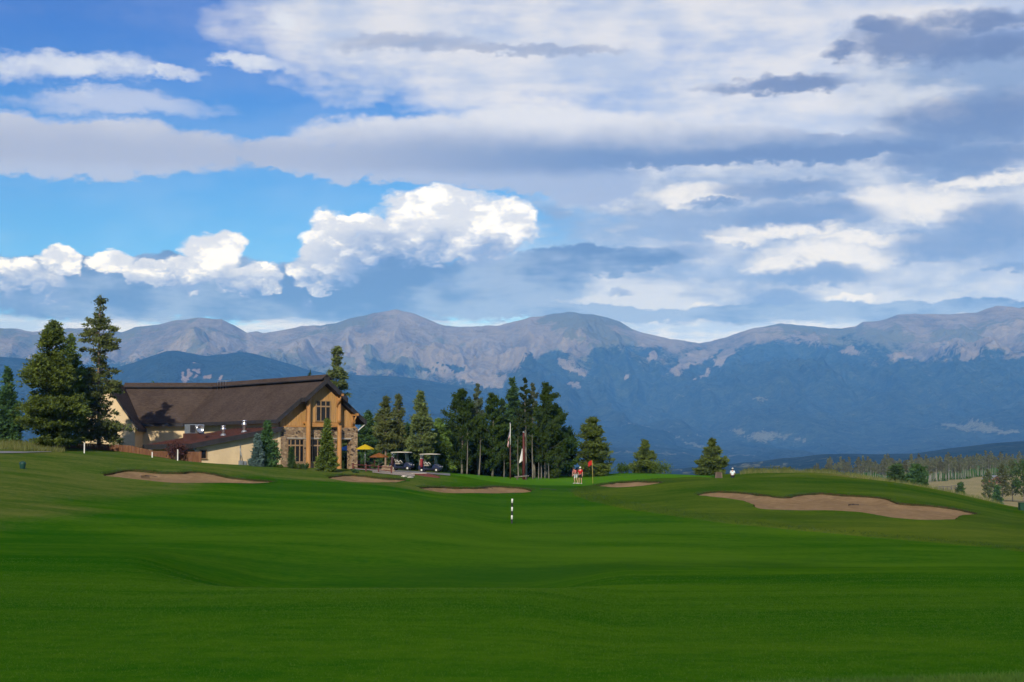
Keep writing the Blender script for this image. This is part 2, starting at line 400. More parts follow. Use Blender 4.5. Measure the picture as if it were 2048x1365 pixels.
# ------------------------------------------------------------------ the ground: one sheet from the near fairway down to the valley
KN = [2, 8, 14, 22, 32, 45, 60, 80, 100, 120, 135, 150, 160, 170, 180, 190, 205, 225, 250, 300, 380, 500, 700, 900, 1100, 1400, 1900, 2700, 4200]
def prof(d):                          # {distance: image row} -> rows at KN
    ks = sorted(d)
    return ks, [d[k] for k in ks]
NEAR = {}
TAB = {   # column: {distance: image row where the ground would be seen there}
 -500: {22: 1246, 30: 1187, 36: 1160, 46: 1131, 60: 1107, 80: 1070, 100: 1000, 120: 945, 140: 910, 155: 893, 170: 880, 190: 870, 225: 868, 300: 880, 500: 930},
 0:    {22: 1246, 30: 1187, 36: 1160, 46: 1131, 60: 1107, 80: 1085, 100: 1015, 120: 966, 138: 935, 150: 920, 162: 903, 172: 894, 185: 887, 205: 884, 250: 886, 300: 895, 500: 940},
 250:  {22: 1246, 30: 1187, 36: 1160, 46: 1131, 60: 1107, 80: 1088, 100: 1030, 120: 991, 135: 967, 150: 940, 160: 922, 170: 909, 180: 900, 190: 897, 205: 897, 250: 902, 300: 912, 500: 950},
 420:  {22: 1240, 30: 1185, 36: 1168, 46: 1163, 60: 1146, 80: 1090, 100: 1035, 120: 1000, 135: 975, 148: 950, 158: 936, 168: 927, 176: 925, 190: 926, 205: 927, 250: 930, 500: 960},
 580:  {60: 1178, 80: 1092, 100: 1038, 120: 1004, 140: 977, 150: 964, 160: 950, 168: 938, 174: 935, 190: 935, 205: 935, 250: 936, 500: 965},
 760:  {60: 1178, 80: 1096, 100: 1042, 120: 1008, 140: 982, 152: 970, 162: 962, 172: 948, 180: 942, 190: 940, 205: 939, 250: 940, 300: 950, 500: 975},
 900:  {60: 1180, 80: 1105, 100: 1058, 120: 1026, 140: 1001, 155: 986, 164: 975, 172: 962, 182: 949, 192: 947, 205: 947, 250: 947, 300: 962, 500: 985},
 1040: {60: 1181, 80: 1112, 100: 1076, 120: 1046, 140: 1014, 155: 995, 164: 986, 171: 974, 180: 968, 190: 963, 205: 957, 225: 955, 250: 955, 300: 975, 500: 1000},
 1160: {22: 1250, 30: 1195, 36: 1176, 46: 1167, 60: 1158, 80: 1116, 100: 1078, 120: 1046, 140: 1015, 155: 996, 165: 986, 174: 977, 182: 972, 190: 968, 205: 958, 220: 951, 235: 950, 260: 962, 300: 985, 500: 1010},
 1260: {22: 1261, 30: 1210, 36: 1187, 46: 1161, 60: 1140, 80: 1118, 100: 1078, 120: 1044, 140: 1013, 155: 993, 165: 981, 172: 974, 178: 965, 190: 960, 205: 953, 218: 948, 235: 950, 260: 965, 300: 985, 500: 1010},
 1400: {22: 1261, 30: 1210, 36: 1187, 46: 1161, 60: 1140, 80: 1122, 100: 1080, 115: 1052, 130: 1024, 140: 1005, 150: 987, 160: 974, 172: 963, 190: 956, 205: 952, 220: 951, 235: 955, 260: 970, 300: 990, 500: 1015},
 1460: {22: 1261, 30: 1210, 36: 1187, 46: 1161, 60: 1140, 80: 1123, 100: 1081, 115: 1053, 130: 1025, 140: 1005, 150: 985, 160: 971, 168: 963, 176: 959, 186: 967, 195: 972, 204: 962, 214: 953, 224: 950, 238: 953, 260: 968, 300: 988, 500: 1015},
 1500: {22: 1261, 30: 1210, 36: 1187, 46: 1161, 60: 1140, 80: 1124, 100: 1082, 115: 1054, 130: 1026, 140: 1006, 150: 985, 160: 971, 170: 961, 178: 958, 188: 964, 196: 965, 206: 954, 220: 947, 235: 950, 260: 966, 300: 985, 500: 1015, 900: 985, 1100: 975},
 1620: {22: 1261, 30: 1210, 36: 1187, 46: 1161, 60: 1140, 80: 1126, 100: 1086, 115: 1060, 128: 1034, 140: 1009, 150: 990, 160: 973, 172: 962, 190: 953, 205: 947, 220: 947, 235: 955, 260: 972, 300: 990, 500: 1005, 700: 978, 900: 958, 1100: 950, 1400: 952, 1900: 975},
 1760: {22: 1261, 30: 1210, 36: 1187, 46: 1161, 60: 1140, 80: 1128, 100: 1088, 115: 1064, 126: 1039, 138: 1015, 148: 997, 158: 983, 172: 970, 190: 963, 205: 962, 220: 966, 240: 978, 300: 1000, 500: 995, 700: 972, 900: 957, 1100: 948, 1400: 944, 1900: 965},
 1880: {22: 1261, 30: 1210, 36: 1187, 46: 1161, 60: 1140, 80: 1128, 100: 1092, 115: 1068, 126: 1043, 138: 1026, 148: 1012, 158: 1000, 172: 990, 190: 983, 205: 984, 225: 992, 260: 1010, 300: 1015, 400: 1004, 500: 990, 600: 975, 700: 966, 900: 954, 1100: 942, 1400: 935, 1900: 960},
 1970: {22: 1261, 30: 1210, 36: 1187, 46: 1161, 60: 1140, 80: 1128, 100: 1096, 115: 1072, 128: 1048, 140: 1034, 150: 1024, 165: 1013, 180: 1006, 195: 1004, 210: 1008, 260: 1025, 300: 1020, 400: 1003, 500: 990, 600: 976, 700: 966, 900: 949, 1100: 934, 1400: 926, 1900: 950},
 2048: {22: 1261, 30: 1210, 36: 1187, 46: 1161, 60: 1140, 80: 1128, 100: 1100, 115: 1078, 130: 1055, 145: 1042, 160: 1030, 175: 1022, 190: 1020, 215: 1024, 260: 1032, 300: 1022, 400: 1004, 500: 990, 600: 976, 700: 964, 900: 944, 1100: 928, 1400: 918, 1900: 940},
 2500: {22: 1261, 30: 1210, 36: 1187, 46: 1161, 60: 1140, 80: 1120, 100: 1090, 120: 1065, 140: 1050, 170: 1038, 200: 1036, 260: 1045, 300: 1030, 500: 990, 700: 955, 900: 930, 1100: 908, 1400: 895, 1900: 910},
}
NEARZ = {2: 0.0, 8: -0.02, 14: -0.06, 22: -0.2, 30: -0.42, 36: -0.72, 46: -1.7}
FARZ = {1900: -45.0, 2700: -62.0, 4200: -75.0}
def pchip(xk, yk, x):
    xk, yk = np.asarray(xk, float), np.asarray(yk, float); h = np.diff(xk); dl = np.diff(yk) / h
    m = np.zeros(len(xk)); m[0], m[-1] = dl[0], dl[-1]
    for i in range(1, len(xk) - 1):
        if dl[i - 1] * dl[i] > 0:
            w1, w2 = 2 * h[i] + h[i - 1], h[i] + 2 * h[i - 1]; m[i] = (w1 + w2) / (w1 / dl[i - 1] + w2 / dl[i])
    i = np.clip(np.searchsorted(xk, x) - 1, 0, len(xk) - 2); t = (x - xk[i]) / h[i]
    return (yk[i] * (1 + 2 * t) * (1 - t) ** 2 + m[i] * h[i] * t * (1 - t) ** 2 + yk[i + 1] * t * t * (3 - 2 * t) + m[i + 1] * h[i] * t * t * (t - 1))
RF = np.exp(np.linspace(math.log(2.0), math.log(4200.0), 700))
cols = sorted(TAB); azk = px_az(cols)
zc_tab = []
for c, a in zip(cols, azk):
    pts = dict(NEARZ)
    for d, py in TAB[c].items():
        pts[d] = ZC + d * math.cos(a) * float(vslope(py))
    mx = max(pts)
    for d, z in FARZ.items():
        if d > mx: pts[d] = z
    ks = sorted(pts); zc_tab.append(pchip(ks, [pts[k] for k in ks], RF))
zc_tab = np.array(zc_tab)
AF = np.linspace(px_az(-500), px_az(2500), 420)
ZT = np.array([pchip(azk, zc_tab[:, j], AF) for j in range(len(RF))]).T      # (az, r)
def gsm(a, k, ax):
    w = np.exp(-np.linspace(-2, 2, 2 * k + 1) ** 2); w /= w.sum()
    p = np.pad(a, [(k, k) if i == ax else (0, 0) for i in range(2)], mode='edge')
    return sum(w[i] * np.take(p, range(i, i + a.shape[ax]), axis=ax) for i in range(2 * k + 1))
ZT = gsm(gsm(ZT, 6, 0), 3, 1)
def H(x, y):
    x, y = np.asarray(x, float), np.asarray(y, float)
    r = np.hypot(x, y); az = np.arctan2(x, y)
    fi = np.clip((az - AF[0]) / (AF[-1] - AF[0]) * (len(AF) - 1), 0, len(AF) - 1.001)
    fj = np.clip(np.log(np.maximum(r, 2.0) / 2.0) / math.log(2100.0) * (len(RF) - 1), 0, len(RF) - 1.001)
    i, j = fi.astype(int), fj.astype(int); u, v = fi - i, fj - j
    z = (ZT[i, j] * (1 - u) + ZT[i + 1, j] * u) * (1 - v) + (ZT[i, j + 1] * (1 - u) + ZT[i + 1, j + 1] * u) * v
    amp = np.clip(r / 60, .15, 1)
    return z + amp * (.34 * fbm(x / 19, y / 19, 2, 3) + .09 * fbm(x / 5, y / 5, 2, 8)) + np.clip((r - 300) / 900, 0, 1) * 5 * fbm(x / 160, y / 160, 3, 5)
def gpos(px, r):                        # ground point under image column px at distance r
    a = float(px_az(px)); x, y = r * math.sin(a), r * math.cos(a)
    return Vector((x, y, float(H(x, y))))
RM = np.linspace(11, 420, 5000)
def ghit(px, py):                       # where the ray through a pixel first meets the ground
    d = pdir(px, py); a = math.atan2(d[0], d[1]); sl = d[2] / math.hypot(d[0], d[1])
    z = H(RM * math.sin(a), RM * math.cos(a))
    k = np.nonzero(ZC + sl * RM <= z)[0]
    r = RM[k[0]] if len(k) else 420.0
    return np.array([r * math.sin(a), r * math.cos(a)])
def spline(pts, closed=True, n=6):
    p = np.asarray(pts, float); N = len(p); out = []
    for i in range(N if closed else N - 1):
        g = lambda k: p[(i + k) % N] if closed else p[min(max(i + k, 0), N - 1)]
        a, b, c, d = g(-1), g(0), g(1), g(2)
        for t in np.linspace(0, 1, n, endpoint=False):
            out.append(.5 * (2 * b + (c - a) * t + (2 * a - 5 * b + 4 * c - d) * t * t + (3 * b - a - 3 * c + d) * t ** 3))
    return np.array(out)
def resample(p, step):
    q = np.vstack([p, p[:1]]); L = np.r_[0, np.cumsum(np.hypot(*np.diff(q, axis=0).T))]
    n = max(12, int(L[-1] / step)); s = np.linspace(0, L[-1], n, endpoint=False)
    return np.c_[np.interp(s, L, q[:, 0]), np.interp(s, L, q[:, 1])]
def inside(p, poly):
    x, y = p[:, 0], p[:, 1]; c = np.zeros(len(p), bool); n = len(poly)
    for i in range(n):
        (x1, y1), (x2, y2) = poly[i], poly[(i + 1) % n]
        if y1 == y2: continue
        c ^= ((y1 > y) != (y2 > y)) & (x < (x2 - x1) * (y - y1) / (y2 - y1) + x1)
    return c
def dist_to(p, poly):
    out = np.empty(len(p))
    for k in range(0, len(p), 2000):
        out[k:k + 2000] = np.sqrt(((p[k:k + 2000, None, :] - poly[None]) ** 2).sum(-1)).min(1)
    return out
BUNK = {   # outlines as the photograph shows them, projected onto the ground
 'wide bunker across the mound': [(1392, 992), (1430, 986), (1480, 988), (1530, 993), (1565, 997), (1600, 992), (1640, 989), (1690, 993), (1740, 996), (1775, 1000), (1800, 1009), (1840, 1012), (1890, 1017), (1925, 1023), (1955, 1030), (1920, 1035), (1905, 1042), (1850, 1043), (1790, 1039), (1745, 1031), (1700, 1026), (1650, 1024), (1570, 1023), (1520, 1020), (1500, 1010), (1480, 1003), (1440, 998)],
 'long bunker below the clubhouse fence': [(206, 951), (240, 943), (275, 941), (320, 945), (355, 946), (385, 944), (420, 947), (460, 955), (500, 960), (548, 964), (500, 967), (450, 966), (400, 966), (350, 966), (300, 962), (250, 956)],
 'middle bunker before the green': [(838, 976), (880, 974), (920, 976), (955, 976), (985, 973), (1030, 975), (1056, 978), (1062, 984), (1020, 986.5), (960, 986.5), (890, 986)],
 'small bunker beside the flagstick': [(1190, 973), (1215, 967), (1250, 966), (1290, 965.5), (1325, 967), (1300, 972), (1262, 976), (1220, 976.5)],
 'small bunker below the cart path': [(655, 955), (690, 950.5), (730, 953), (770, 957), (812, 960), (780, 965), (720, 965), (680, 961)],
}
def outn(g, k=2):                       # outward normals of a counter-clockwise outline
    t = np.roll(g, -k, 0) - np.roll(g, k, 0); n = np.c_[t[:, 1], -t[:, 0]]; return n / (np.linalg.norm(n, axis=1, keepdims=True) + 1e-9)
rngb = np.random.default_rng(4)
bpoly = {}
for k, pts in BUNK.items():
    g = np.array([ghit(*p) for p in pts]); g = resample(spline(g, n=8), .28)
    jit = fbm(g[:, 0] / 1.3, g[:, 1] / 1.3, 3, 21) * .35
    g = g if np.sum(g[:, 0] * np.roll(g[:, 1], -1) - np.roll(g[:, 0], -1) * g[:, 1]) > 0 else g[::-1].copy()
    bpoly[k] = g + outn(g) * jit[:, None]
def gpoly(pts, step, n=8): return resample(spline(np.array([ghit(*p) for p in pts]), n=n), step)
def polar(lst): return np.array([[r * math.sin(float(px_az(c))), r * math.cos(float(px_az(c)))] for c, r in lst])
green_p = resample(spline(polar([(900, 186), (980, 180), (1060, 181), (1130, 184), (1185, 184), (1260, 186), (1330, 192), (1400, 200), (1420, 210), (1330, 217), (1200, 216), (1080, 212), (980, 203), (920, 196)])), .6)
edge = [ghit(*p) for p in [(1150, 992), (1180, 1003), (1230, 1014), (1290, 1024), (1350, 1033), (1420, 1043), (1500, 1052), (1600, 1062), (1700, 1071), (1800, 1080), (1900, 1089), (2048, 1104)]]
edge = list(spline(edge, closed=False, n=6)) + [np.array(gpos(2250, 85)[:2]), np.array(gpos(2450, 80)[:2]), np.array(gpos(2450, 235)[:2]), np.array(gpos(1900, 235)[:2]), np.array(gpos(1600, 228)[:2]), np.array(gpos(1440, 226)[:2]), np.array(gpos(1432, 206)[:2]), np.array(gpos(1345, 187)[:2]), np.array(gpos(1260, 182)[:2]), np.array(gpos(1180, 180.5)[:2]), np.array(gpos(1140, 172)[:2])]
rough_p = resample(np.array(edge), .6)

az_in = np.linspace(px_az(-120), px_az(2170), 300)
az_out = np.r_[np.linspace(-math.pi, az_in[0], 40)[1:-1], np.linspace(az_in[-1], math.pi, 40)[1:-1]]
r1 = np.exp(np.linspace(math.log(2.0), math.log(60), 60)); r2 = np.linspace(60.8, 262, 190); r3 = np.exp(np.linspace(math.log(266), math.log(4200), 60))
rr = np.r_[r1, r2, r3]
A_, R_ = np.meshgrid(az_in, rr); g_in = np.c_[(R_ * np.sin(A_)).ravel(), (R_ * np.cos(A_)).ravel()]
rro = np.exp(np.linspace(math.log(2.0), math.log(4200), 50))
A_, R_ = np.meshgrid(az_out, rro); g_out = np.c_[(R_ * np.sin(A_)).ravel(), (R_ * np.cos(A_)).ravel()]
pts = np.vstack([g_in, g_out, [[0, 0]]])
def ccw(q): return q if np.sum(q[:, 0] * np.roll(q[:, 1], -1) - np.roll(q[:, 0], -1) * q[:, 1]) > 0 else q[::-1].copy()
bpoly = {k: ccw(q) for k, q in bpoly.items()}; green_p, rough_p = ccw(green_p), ccw(rough_p)
polys = list(bpoly.values()) + [green_p, rough_p]
NB = len(bpoly)
keep = np.ones(len(pts), bool)
for q in polys:                                   # no grid points right on an outline
    lo, hi = q.min(0) - 1, q.max(0) + 1
    k = np.nonzero(((pts > lo) & (pts < hi)).all(1))[0]
    if len(k): keep[k[dist_to(pts[k], q) < .16]] = False
pts = pts[keep]
extra = []
for q in list(bpoly.values()):
    lo, hi = q.min(0), q.max(0)
    gx, gy = np.meshgrid(np.arange(lo[0], hi[0], .45), np.arange(lo[1], hi[1], .45))
    g = np.c_[gx.ravel(), gy.ravel()] + rngb.uniform(-.1, .1, (gx.size, 2))
    g = g[inside(g, q)]; extra.append(g[dist_to(g, q) > .2])
pts = np.vstack([pts] + extra)
allp = [pts]; faces_in = []; base = len(pts)
for q in polys:
    allp.append(q); faces_in.append(list(range(base, base + len(q)))); base += len(q)
allp = np.vstack(allp)
ov, oe, of, _, _, off = geometry.delaunay_2d_cdt([Vector((float(a), float(b))) for a, b in allp], [], faces_in, 0, 1e-4)
V2 = np.array([(v.x, v.y) for v in ov]); TRI = np.array([list(t) for t in of])
reg = np.zeros(len(TRI), int)                     # 0 fairway, 1 green, 2 rough, 10+ bunkers
for i, fs in enumerate(off):
    b = [f for f in fs if f < NB]
    reg[i] = 10 + b[0] if b else (1 if NB in fs else (2 if NB + 1 in fs else 0))
Z = H(V2[:, 0], V2[:, 1])
rv = np.unique(TRI[reg == 2].ravel()); Z[rv] += .10 * sm01(dist_to(V2[rv], rough_p) / .5)
Zs = Z.copy()
# dryness of the unmown rough: left bank, ridge grass, far hillside; also painted shade under the far aspens
pxv = CXP + FPX * 1.0024 * V2[:, 0] / np.maximum(V2[:, 1], 1.0); rad = np.hypot(V2[:, 0], V2[:, 1])
def soft(px0, px1, w): return sm01((pxv - px0) / w) * sm01((px1 - pxv) / w)
nz = fbm(V2[:, 0] / 16, V2[:, 1] / 16, 4, 31)
dry = np.zeros(len(V2))
dry = np.maximum(dry, soft(-3000, 700, 260) * sm01((rad - 76 - np.maximum(pxv, 0) * .11 + nz * 40) / 22) * .66)
dry = np.maximum(dry, soft(380, 960, 120) * sm01((rad - 148 + nz * 20) / 8) * .72)
dry = np.maximum(dry, soft(-3000, 130, 80) * sm01((rad - 166) / 5))
dry = np.maximum(dry, soft(1560, 4000, 160) * sm01((rad - 186 + nz * 14) / 14) * .8)
dry = np.maximum(dry, sm01((rad - 262) / 40))
dry = np.where((rad > 290) & (pxv > 1500), 2.0 * sm01((rad - 290) / 40), dry)
stand = (pxv > 1590) & (rad > np.interp(pxv, [1600, 1700, 1850, 1960, 2075], [930, 880, 760, 860, 900]) + 15) & (rad < 1500)
dry = np.where(stand, .1, dry)  # ground under the far aspens coloured darker, standing for the shade between trunks
dry = np.where(V2[:, 1] < 0, .2, dry)

def grass_mat(name, c_a, c_b, c_dry, c_dry2, far=None):
    m = bpy.data.materials.new(name); m.use_nodes = True; t = m.node_tree; E.tree = t
    b = t.nodes['Principled BSDF']; b.inputs['Roughness'].default_value = 1.0; b.inputs['Specular IOR Level'].default_value = .0
    b.inputs['Sheen Weight'].default_value = .0
    co = t.nodes.new('ShaderNodeTexCoord'); v = E(co.outputs['Object'])
    mp = t.nodes.new('ShaderNodeMapping'); mp.inputs['Scale'].default_value = (.55, 1, 1); mp.inputs['Rotation'].default_value = (0, 0, .5); t.links.new(v.s, mp.inputs[0])
    vs_ = E(mp.outputs[0])
    big = noise(vs_, .035, 5, .62); mid = noise(vs_, .22, 5, .65); fin = noise(v, 2.6, 5, .7); vfin = noise(v, 26, 3, .7)
    f = sstep(big * .48 + mid * .22 + fin * .18 + vfin * .12, .40, .60)
    c = mixc(f, c_a, c_b)
    c = mixc(sstep(noise(vs_, .055, 4, .6, dist=.4), .50, .68) * .6, c, tuple(x * k for x, k in zip(c_a, (1.0, .80, 2.2))))
    a = t.nodes.new('ShaderNodeAttribute'); a.attribute_name = 'dry'
    d = mixc(sstep(mid * .5 + fin * .3 + vfin * .2, .38, .62), c_dry, c_dry2)
    da = sstep(E(a.outputs['Fac']) + (mid - .5) * .7 + (fin - .5) * .5, .12, .95)
    c = mixc(da, c, d)
    c = mixc(sstep(E(a.outputs['Fac']) + (mid - .5) * .6, 1.25, 1.75), c, mixc(sstep(mid * .5 + fin * .5, .4, .6), (.20, .19, .085), (.36, .30, .16)))
    t.links.new(c.s, b.inputs['Base Color'])
    bn = t.nodes.new('ShaderNodeBump'); bn.inputs['Strength'].default_value = .55; bn.inputs['Distance'].default_value = .05
    t.links.new((fin * .5 + vfin * .5).s, bn.inputs['Height']); t.links.new(bn.outputs[0], b.inputs['Normal'])
    MATS[name] = m
    return m
m_fair = grass_mat('fairway_grass', (.014, .080, .003), (.060, .136, .006), (.056, .098, .016), (.120, .135, .032))
m_green = grass_mat('putting_green_grass', (.055, .165, .008), (.080, .200, .012), (.07, .12, .02), (.10, .13, .03))
m_rough = grass_mat('rough_grass', (.022, .074, .004), (.088, .126, .013), (.095, .108, .024), (.190, .160, .055))
gm = reg < 10
me = np_mesh('ground', np.c_[V2, Z], TRI[gm], [m_fair, m_green, m_rough], reg[gm], True)
attr(me, 'dry', dry)
ground = mesh_obj('ground', me); tag(ground, 'green mown golf fairway, green and rough falling to the valley', kind='structure')

m_sand = mat('bunker_sand', (.232, .158, .086), 1.0, (.196, .132, .071), .5, 5, .5, 9, spec=.0, var2=(.262, .182, .102), scale2=1.7)
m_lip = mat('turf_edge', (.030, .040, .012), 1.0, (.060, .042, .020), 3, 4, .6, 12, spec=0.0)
def Hr(p): return H(p[:, 0], p[:, 1]) + np.where(inside(p, rough_p), .10 * sm01(dist_to(p, rough_p) / .5), 0)
for bi, (k, q) in enumerate(bpoly.items()):
    t = TRI[reg == 10 + bi]; u, inv = np.unique(t, return_inverse=True); p = V2[u]
    dd = dist_to(p, q); zb = Hr(p)
    zz = zb - .10 - .26 * sm01(dd / 1.6) + .10 * fbm(p[:, 0] / 1.4, p[:, 1] / 1.4, 3, 55)
    o = mesh_obj('sand_bunker', np_mesh('sand_bunker', np.c_[p, zz], inv.reshape(t.shape), [m_sand], None, True))
    tag(o, 'tan sand of the ' + k, kind='structure')
    zq = Hr(q); n = len(q); c = q.mean(0)
    nn = outn(q, 3)
    lift = .03 + .06 * np.abs(fbm(q[:, 0] / .8, q[:, 1] / .8, 3, 77)) * 2
    far = sm01(nn @ (c / np.linalg.norm(c)) * 1.5)      # the far rim stands up as a turf lip
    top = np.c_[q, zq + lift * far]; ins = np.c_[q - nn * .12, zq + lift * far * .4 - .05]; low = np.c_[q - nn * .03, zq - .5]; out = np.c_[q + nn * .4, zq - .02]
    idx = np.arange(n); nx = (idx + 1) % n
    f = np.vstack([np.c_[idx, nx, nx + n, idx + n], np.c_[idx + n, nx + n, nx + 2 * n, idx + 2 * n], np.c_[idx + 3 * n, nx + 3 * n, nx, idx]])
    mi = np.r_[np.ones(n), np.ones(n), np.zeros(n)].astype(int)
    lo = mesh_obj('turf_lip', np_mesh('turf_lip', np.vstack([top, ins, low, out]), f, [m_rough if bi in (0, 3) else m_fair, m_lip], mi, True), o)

# ------------------------------------------------------------------ mountains, foothills, forested ridge
def ridge_sheet(name, label, px0, px1, ncol, ds, top, rows, amp, seed, mats_fn, scl=(900, 2600), lowamp=.35):
    """top: [(px,row)] of the crest at distance ds[crest]; rows(pxs, toprow) -> rows for each distance in ds"""
    pxs = np.linspace(px0, px1, ncol); tp = np.interp(pxs, [a for a, _ in top], [b for _, b in top])
    az = px_az(pxs); dk, rk, fine_d, crest = rows(pxs, tp)
    vz = np.array([pchip(dk, rk[:, i], fine_d) for i in range(ncol)])           # image rows (col, d)
    A = az[:, None] + 0 * fine_d[None]; Dm = 0 * az[:, None] + fine_d[None]
    X, Y = Dm * np.tan(A), Dm
    Zm = ZC + Y * vslope(vz)
    win = sm01(np.abs(Dm - crest) / (.16 * crest)) * .87 + .13
    win *= sm01((Dm - fine_d[0]) / (.12 * crest))
    sp_ = ridged(X / scl[0] + .25 * fbm(X / 700, Y / 700, 3, seed + 9), Y / scl[1], 4, seed) - .55
    nzz = fbm(X / 420, Y / 420, 6, seed + 3, .6)
    gul = ridged(X / 210 + .6 * fbm(X / 500, Y / 500, 3, seed + 19), Y / 900, 3, seed + 5)
    win = win * (lowamp + (1 - lowamp) * sm01((Dm - .55 * crest) / (.3 * crest)))
    Zm = Zm + amp * win * (sp_ * 1.1 + nzz * .55 + (gul - .55) * .62)
    nr = len(fine_d); i = np.arange(ncol - 1)[:, None] * nr + np.arange(nr - 1)[None]; i = i.ravel()
    f = np.c_[i, i + nr, i + nr + 1, i + 1]
    me = np_mesh(name, np.c_[X.ravel(), Y.ravel(), Zm.ravel()], f, [mats_fn], None, True)
    attr(me, 'gully', 1 - np.clip(gul.ravel(), 0, 1))
    rows_seen = HORIZ - (Zm - ZC) / Y * FPX                                     # about the row each point is seen at
    o = mesh_obj(name, me); tag(o, label, kind='structure')
    return o, me, pxs[:, None] + 0 * Dm, rows_seen, X, Y, Zm

def mount_mat(name, forest, forest2, rock, rock2, tundra):
    m = bpy.data.materials.new(name); m.use_nodes = True; t = m.node_tree; E.tree = t
    b = t.nodes['Principled BSDF']; b.inputs['Roughness'].default_value = 1.0; b.inputs['Specular IOR Level'].default_value = .0
    co = t.nodes.new('ShaderNodeTexCoord'); v = E(co.outputs['Object'])
    a = t.nodes.new('ShaderNodeAttribute'); a.attribute_name = 'rock'; a2 = t.nodes.new('ShaderNodeAttribute'); a2.attribute_name = 'tundra'
    n1 = noise(v, .0016, 6, .65); n2 = noise(v, .011, 5, .7); n3 = noise(v, .05, 3, .7)
    fo = mixc(sstep(n2 * .6 + n3 * .4, .38, .62), forest, forest2)
    ag = t.nodes.new('ShaderNodeAttribute'); ag.attribute_name = 'gully'
    ro = mixc(sstep(n1 * .25 + n2 * .35 + n3 * .3 + E(ag.outputs['Fac']) * .25, .45, .70), rock, rock2)
    tu = mixc(sstep(E(a2.outputs['Fac']) + (n2 - .5) * 1.6 + (n1 - .5) * .8, .3, .7), ro, tundra)
    c = mixc(sstep(E(a.outputs['Fac']) + (n2 - .5) * 1.7 + (n3 - .5) * 1.3, .25, .75), fo, tu)
    t.links.new(c.s, b.inputs['Base Color'])
    bn = t.nodes.new('ShaderNodeBump'); bn.inputs['Strength'].default_value = 1.0; bn.inputs['Distance'].default_value = 40
    t.links.new((n2 * .7 + n3 * .3).s, bn.inputs['Height']); t.links.new(bn.outputs[0], b.inputs['Normal'])
    return m
m_mtn = mount_mat('mountain', (.016, .030, .024), (.040, .060, .042), (.245, .218, .172), (.108, .104, .088), (.125, .135, .090))
SKYL = [(-700, 685), (-300, 672), (-60, 660), (0, 658), (30, 662), (60, 668), (110, 664), (160, 660), (240, 668), (265, 655), (290, 652), (330, 645), (360, 643), (395, 637), (440, 643), (465, 652), (490, 665), (540, 667), (600, 657), (640, 656), (670, 652), (710, 640), (745, 628), (790, 625), (830, 634), (890, 655), (940, 656), (1000, 652), (1030, 645), (1060, 637), (1085, 637), (1100, 633), (1150, 628), (1190, 629), (1215, 635), (1240, 645), (1265, 660), (1290, 668), (1340, 680), (1400, 685), (1450, 675), (1480, 664), (1510, 656), (1560, 650), (1610, 654), (1660, 658), (1715, 655), (1730, 645), (1760, 643), (1800, 631), (1815, 630), (1850, 633), (1900, 632), (1960, 628), (1985, 619), (2010, 617), (2048, 616), (2300, 625), (2750, 645)]
def rows_main(pxs, tp):
    dk = np.array([3600, 5000, 6500, 8000, 9500, 11000, 12300, 13300, 14000, 14700, 16500])
    f = np.array([0, .02, .10, .24, .42, .62, .80, .93, 1.0, .90, .4])
    rk = 968 + (tp[None] - 968) * f[:, None]
    return dk, rk, np.r_[np.linspace(3600, 9000, 70), np.linspace(9050, 14900, 170), [15500, 16500]], 14000
o, me, PXm, ROWm, X, Y, Zm = ridge_sheet('mountains', 'hazy mountain range with bare rocky tops above dark forest', -500, 2550, 1200, None, SKYL, rows_main, 300, 11, m_mtn)
def blobs(lst, px, ro):
    px, ro = px + fbm(px / 30, ro / 18, 4, 201, .6) * 46, ro + fbm(px / 30, ro / 18, 4, 211, .6) * 26
    out = np.zeros_like(px) - 1
    for (a, b, ra, rb, tilt) in lst:
        u, w = px - a, ro - b; u2 = u * math.cos(tilt) + w * math.sin(tilt); w2 = -u * math.sin(tilt) + w * math.cos(tilt)
        out = np.maximum(out, 1 - np.hypot(u2 / ra, w2 / rb))
    return out
TREEL = np.interp(PXm, [-700, 0, 120, 250, 400, 560, 700, 850, 950, 1050, 1180, 1230, 1300, 1340, 1480, 1540, 1640, 1700, 1800, 1950, 2100, 2700], [715, 715, 712, 720, 715, 735, 745, 752, 745, 735, 722, 700, 700, 715, 690, 674, 688, 694, 700, 705, 700, 700])
wob = fbm(PXm / 55, ROWm / 26, 4, 91) * 46 + fbm(PXm / 14, ROWm / 9, 3, 92) * 16
rockv = sm01((TREEL - ROWm + wob * 1.3) / 85 + .5)
scree = blobs([(960, 735, 70, 20, -.45), (975, 755, 40, 16, .2), (1030, 705, 90, 20, -.5), (1140, 735, 46, 9, .35), (1130, 690, 60, 10, .5), (985, 768, 22, 12, 0), (1153, 770, 14, 9, 0), (1375, 725, 62, 13, -.55), (1420, 705, 60, 12, -.5), (1450, 715, 46, 12, -.6), (1410, 745, 30, 5, -.5), (1820, 714, 60, 10, 0), (1945, 703, 32, 14, 0), (1700, 705, 22, 8, .3), (720, 720, 10, 60, 0), (850, 715, 80, 12, .6), (800, 690, 60, 10, .55), (1250, 760, 12, 4, .3), (1305, 710, 18, 8, .3)], PXm, ROWm)
rockv = np.maximum(rockv, sm01(scree * 2.2 + fbm(PXm / 12, ROWm / 8, 3, 95) * 1.0))
holes = blobs([(1090, 725, 70, 22, -.3), (1120, 752, 70, 16, .1), (880, 738, 60, 9, .1), (1230, 725, 60, 26, .3), (780, 735, 55, 12, .2), (1650, 712, 100, 18, .15), (1560, 720, 120, 40, 0)], PXm, ROWm)
rockv = np.where(scree > .25, rockv, rockv * (1 - sm01(holes * 3 + fbm(PXm / 10, ROWm / 7, 3, 96))))
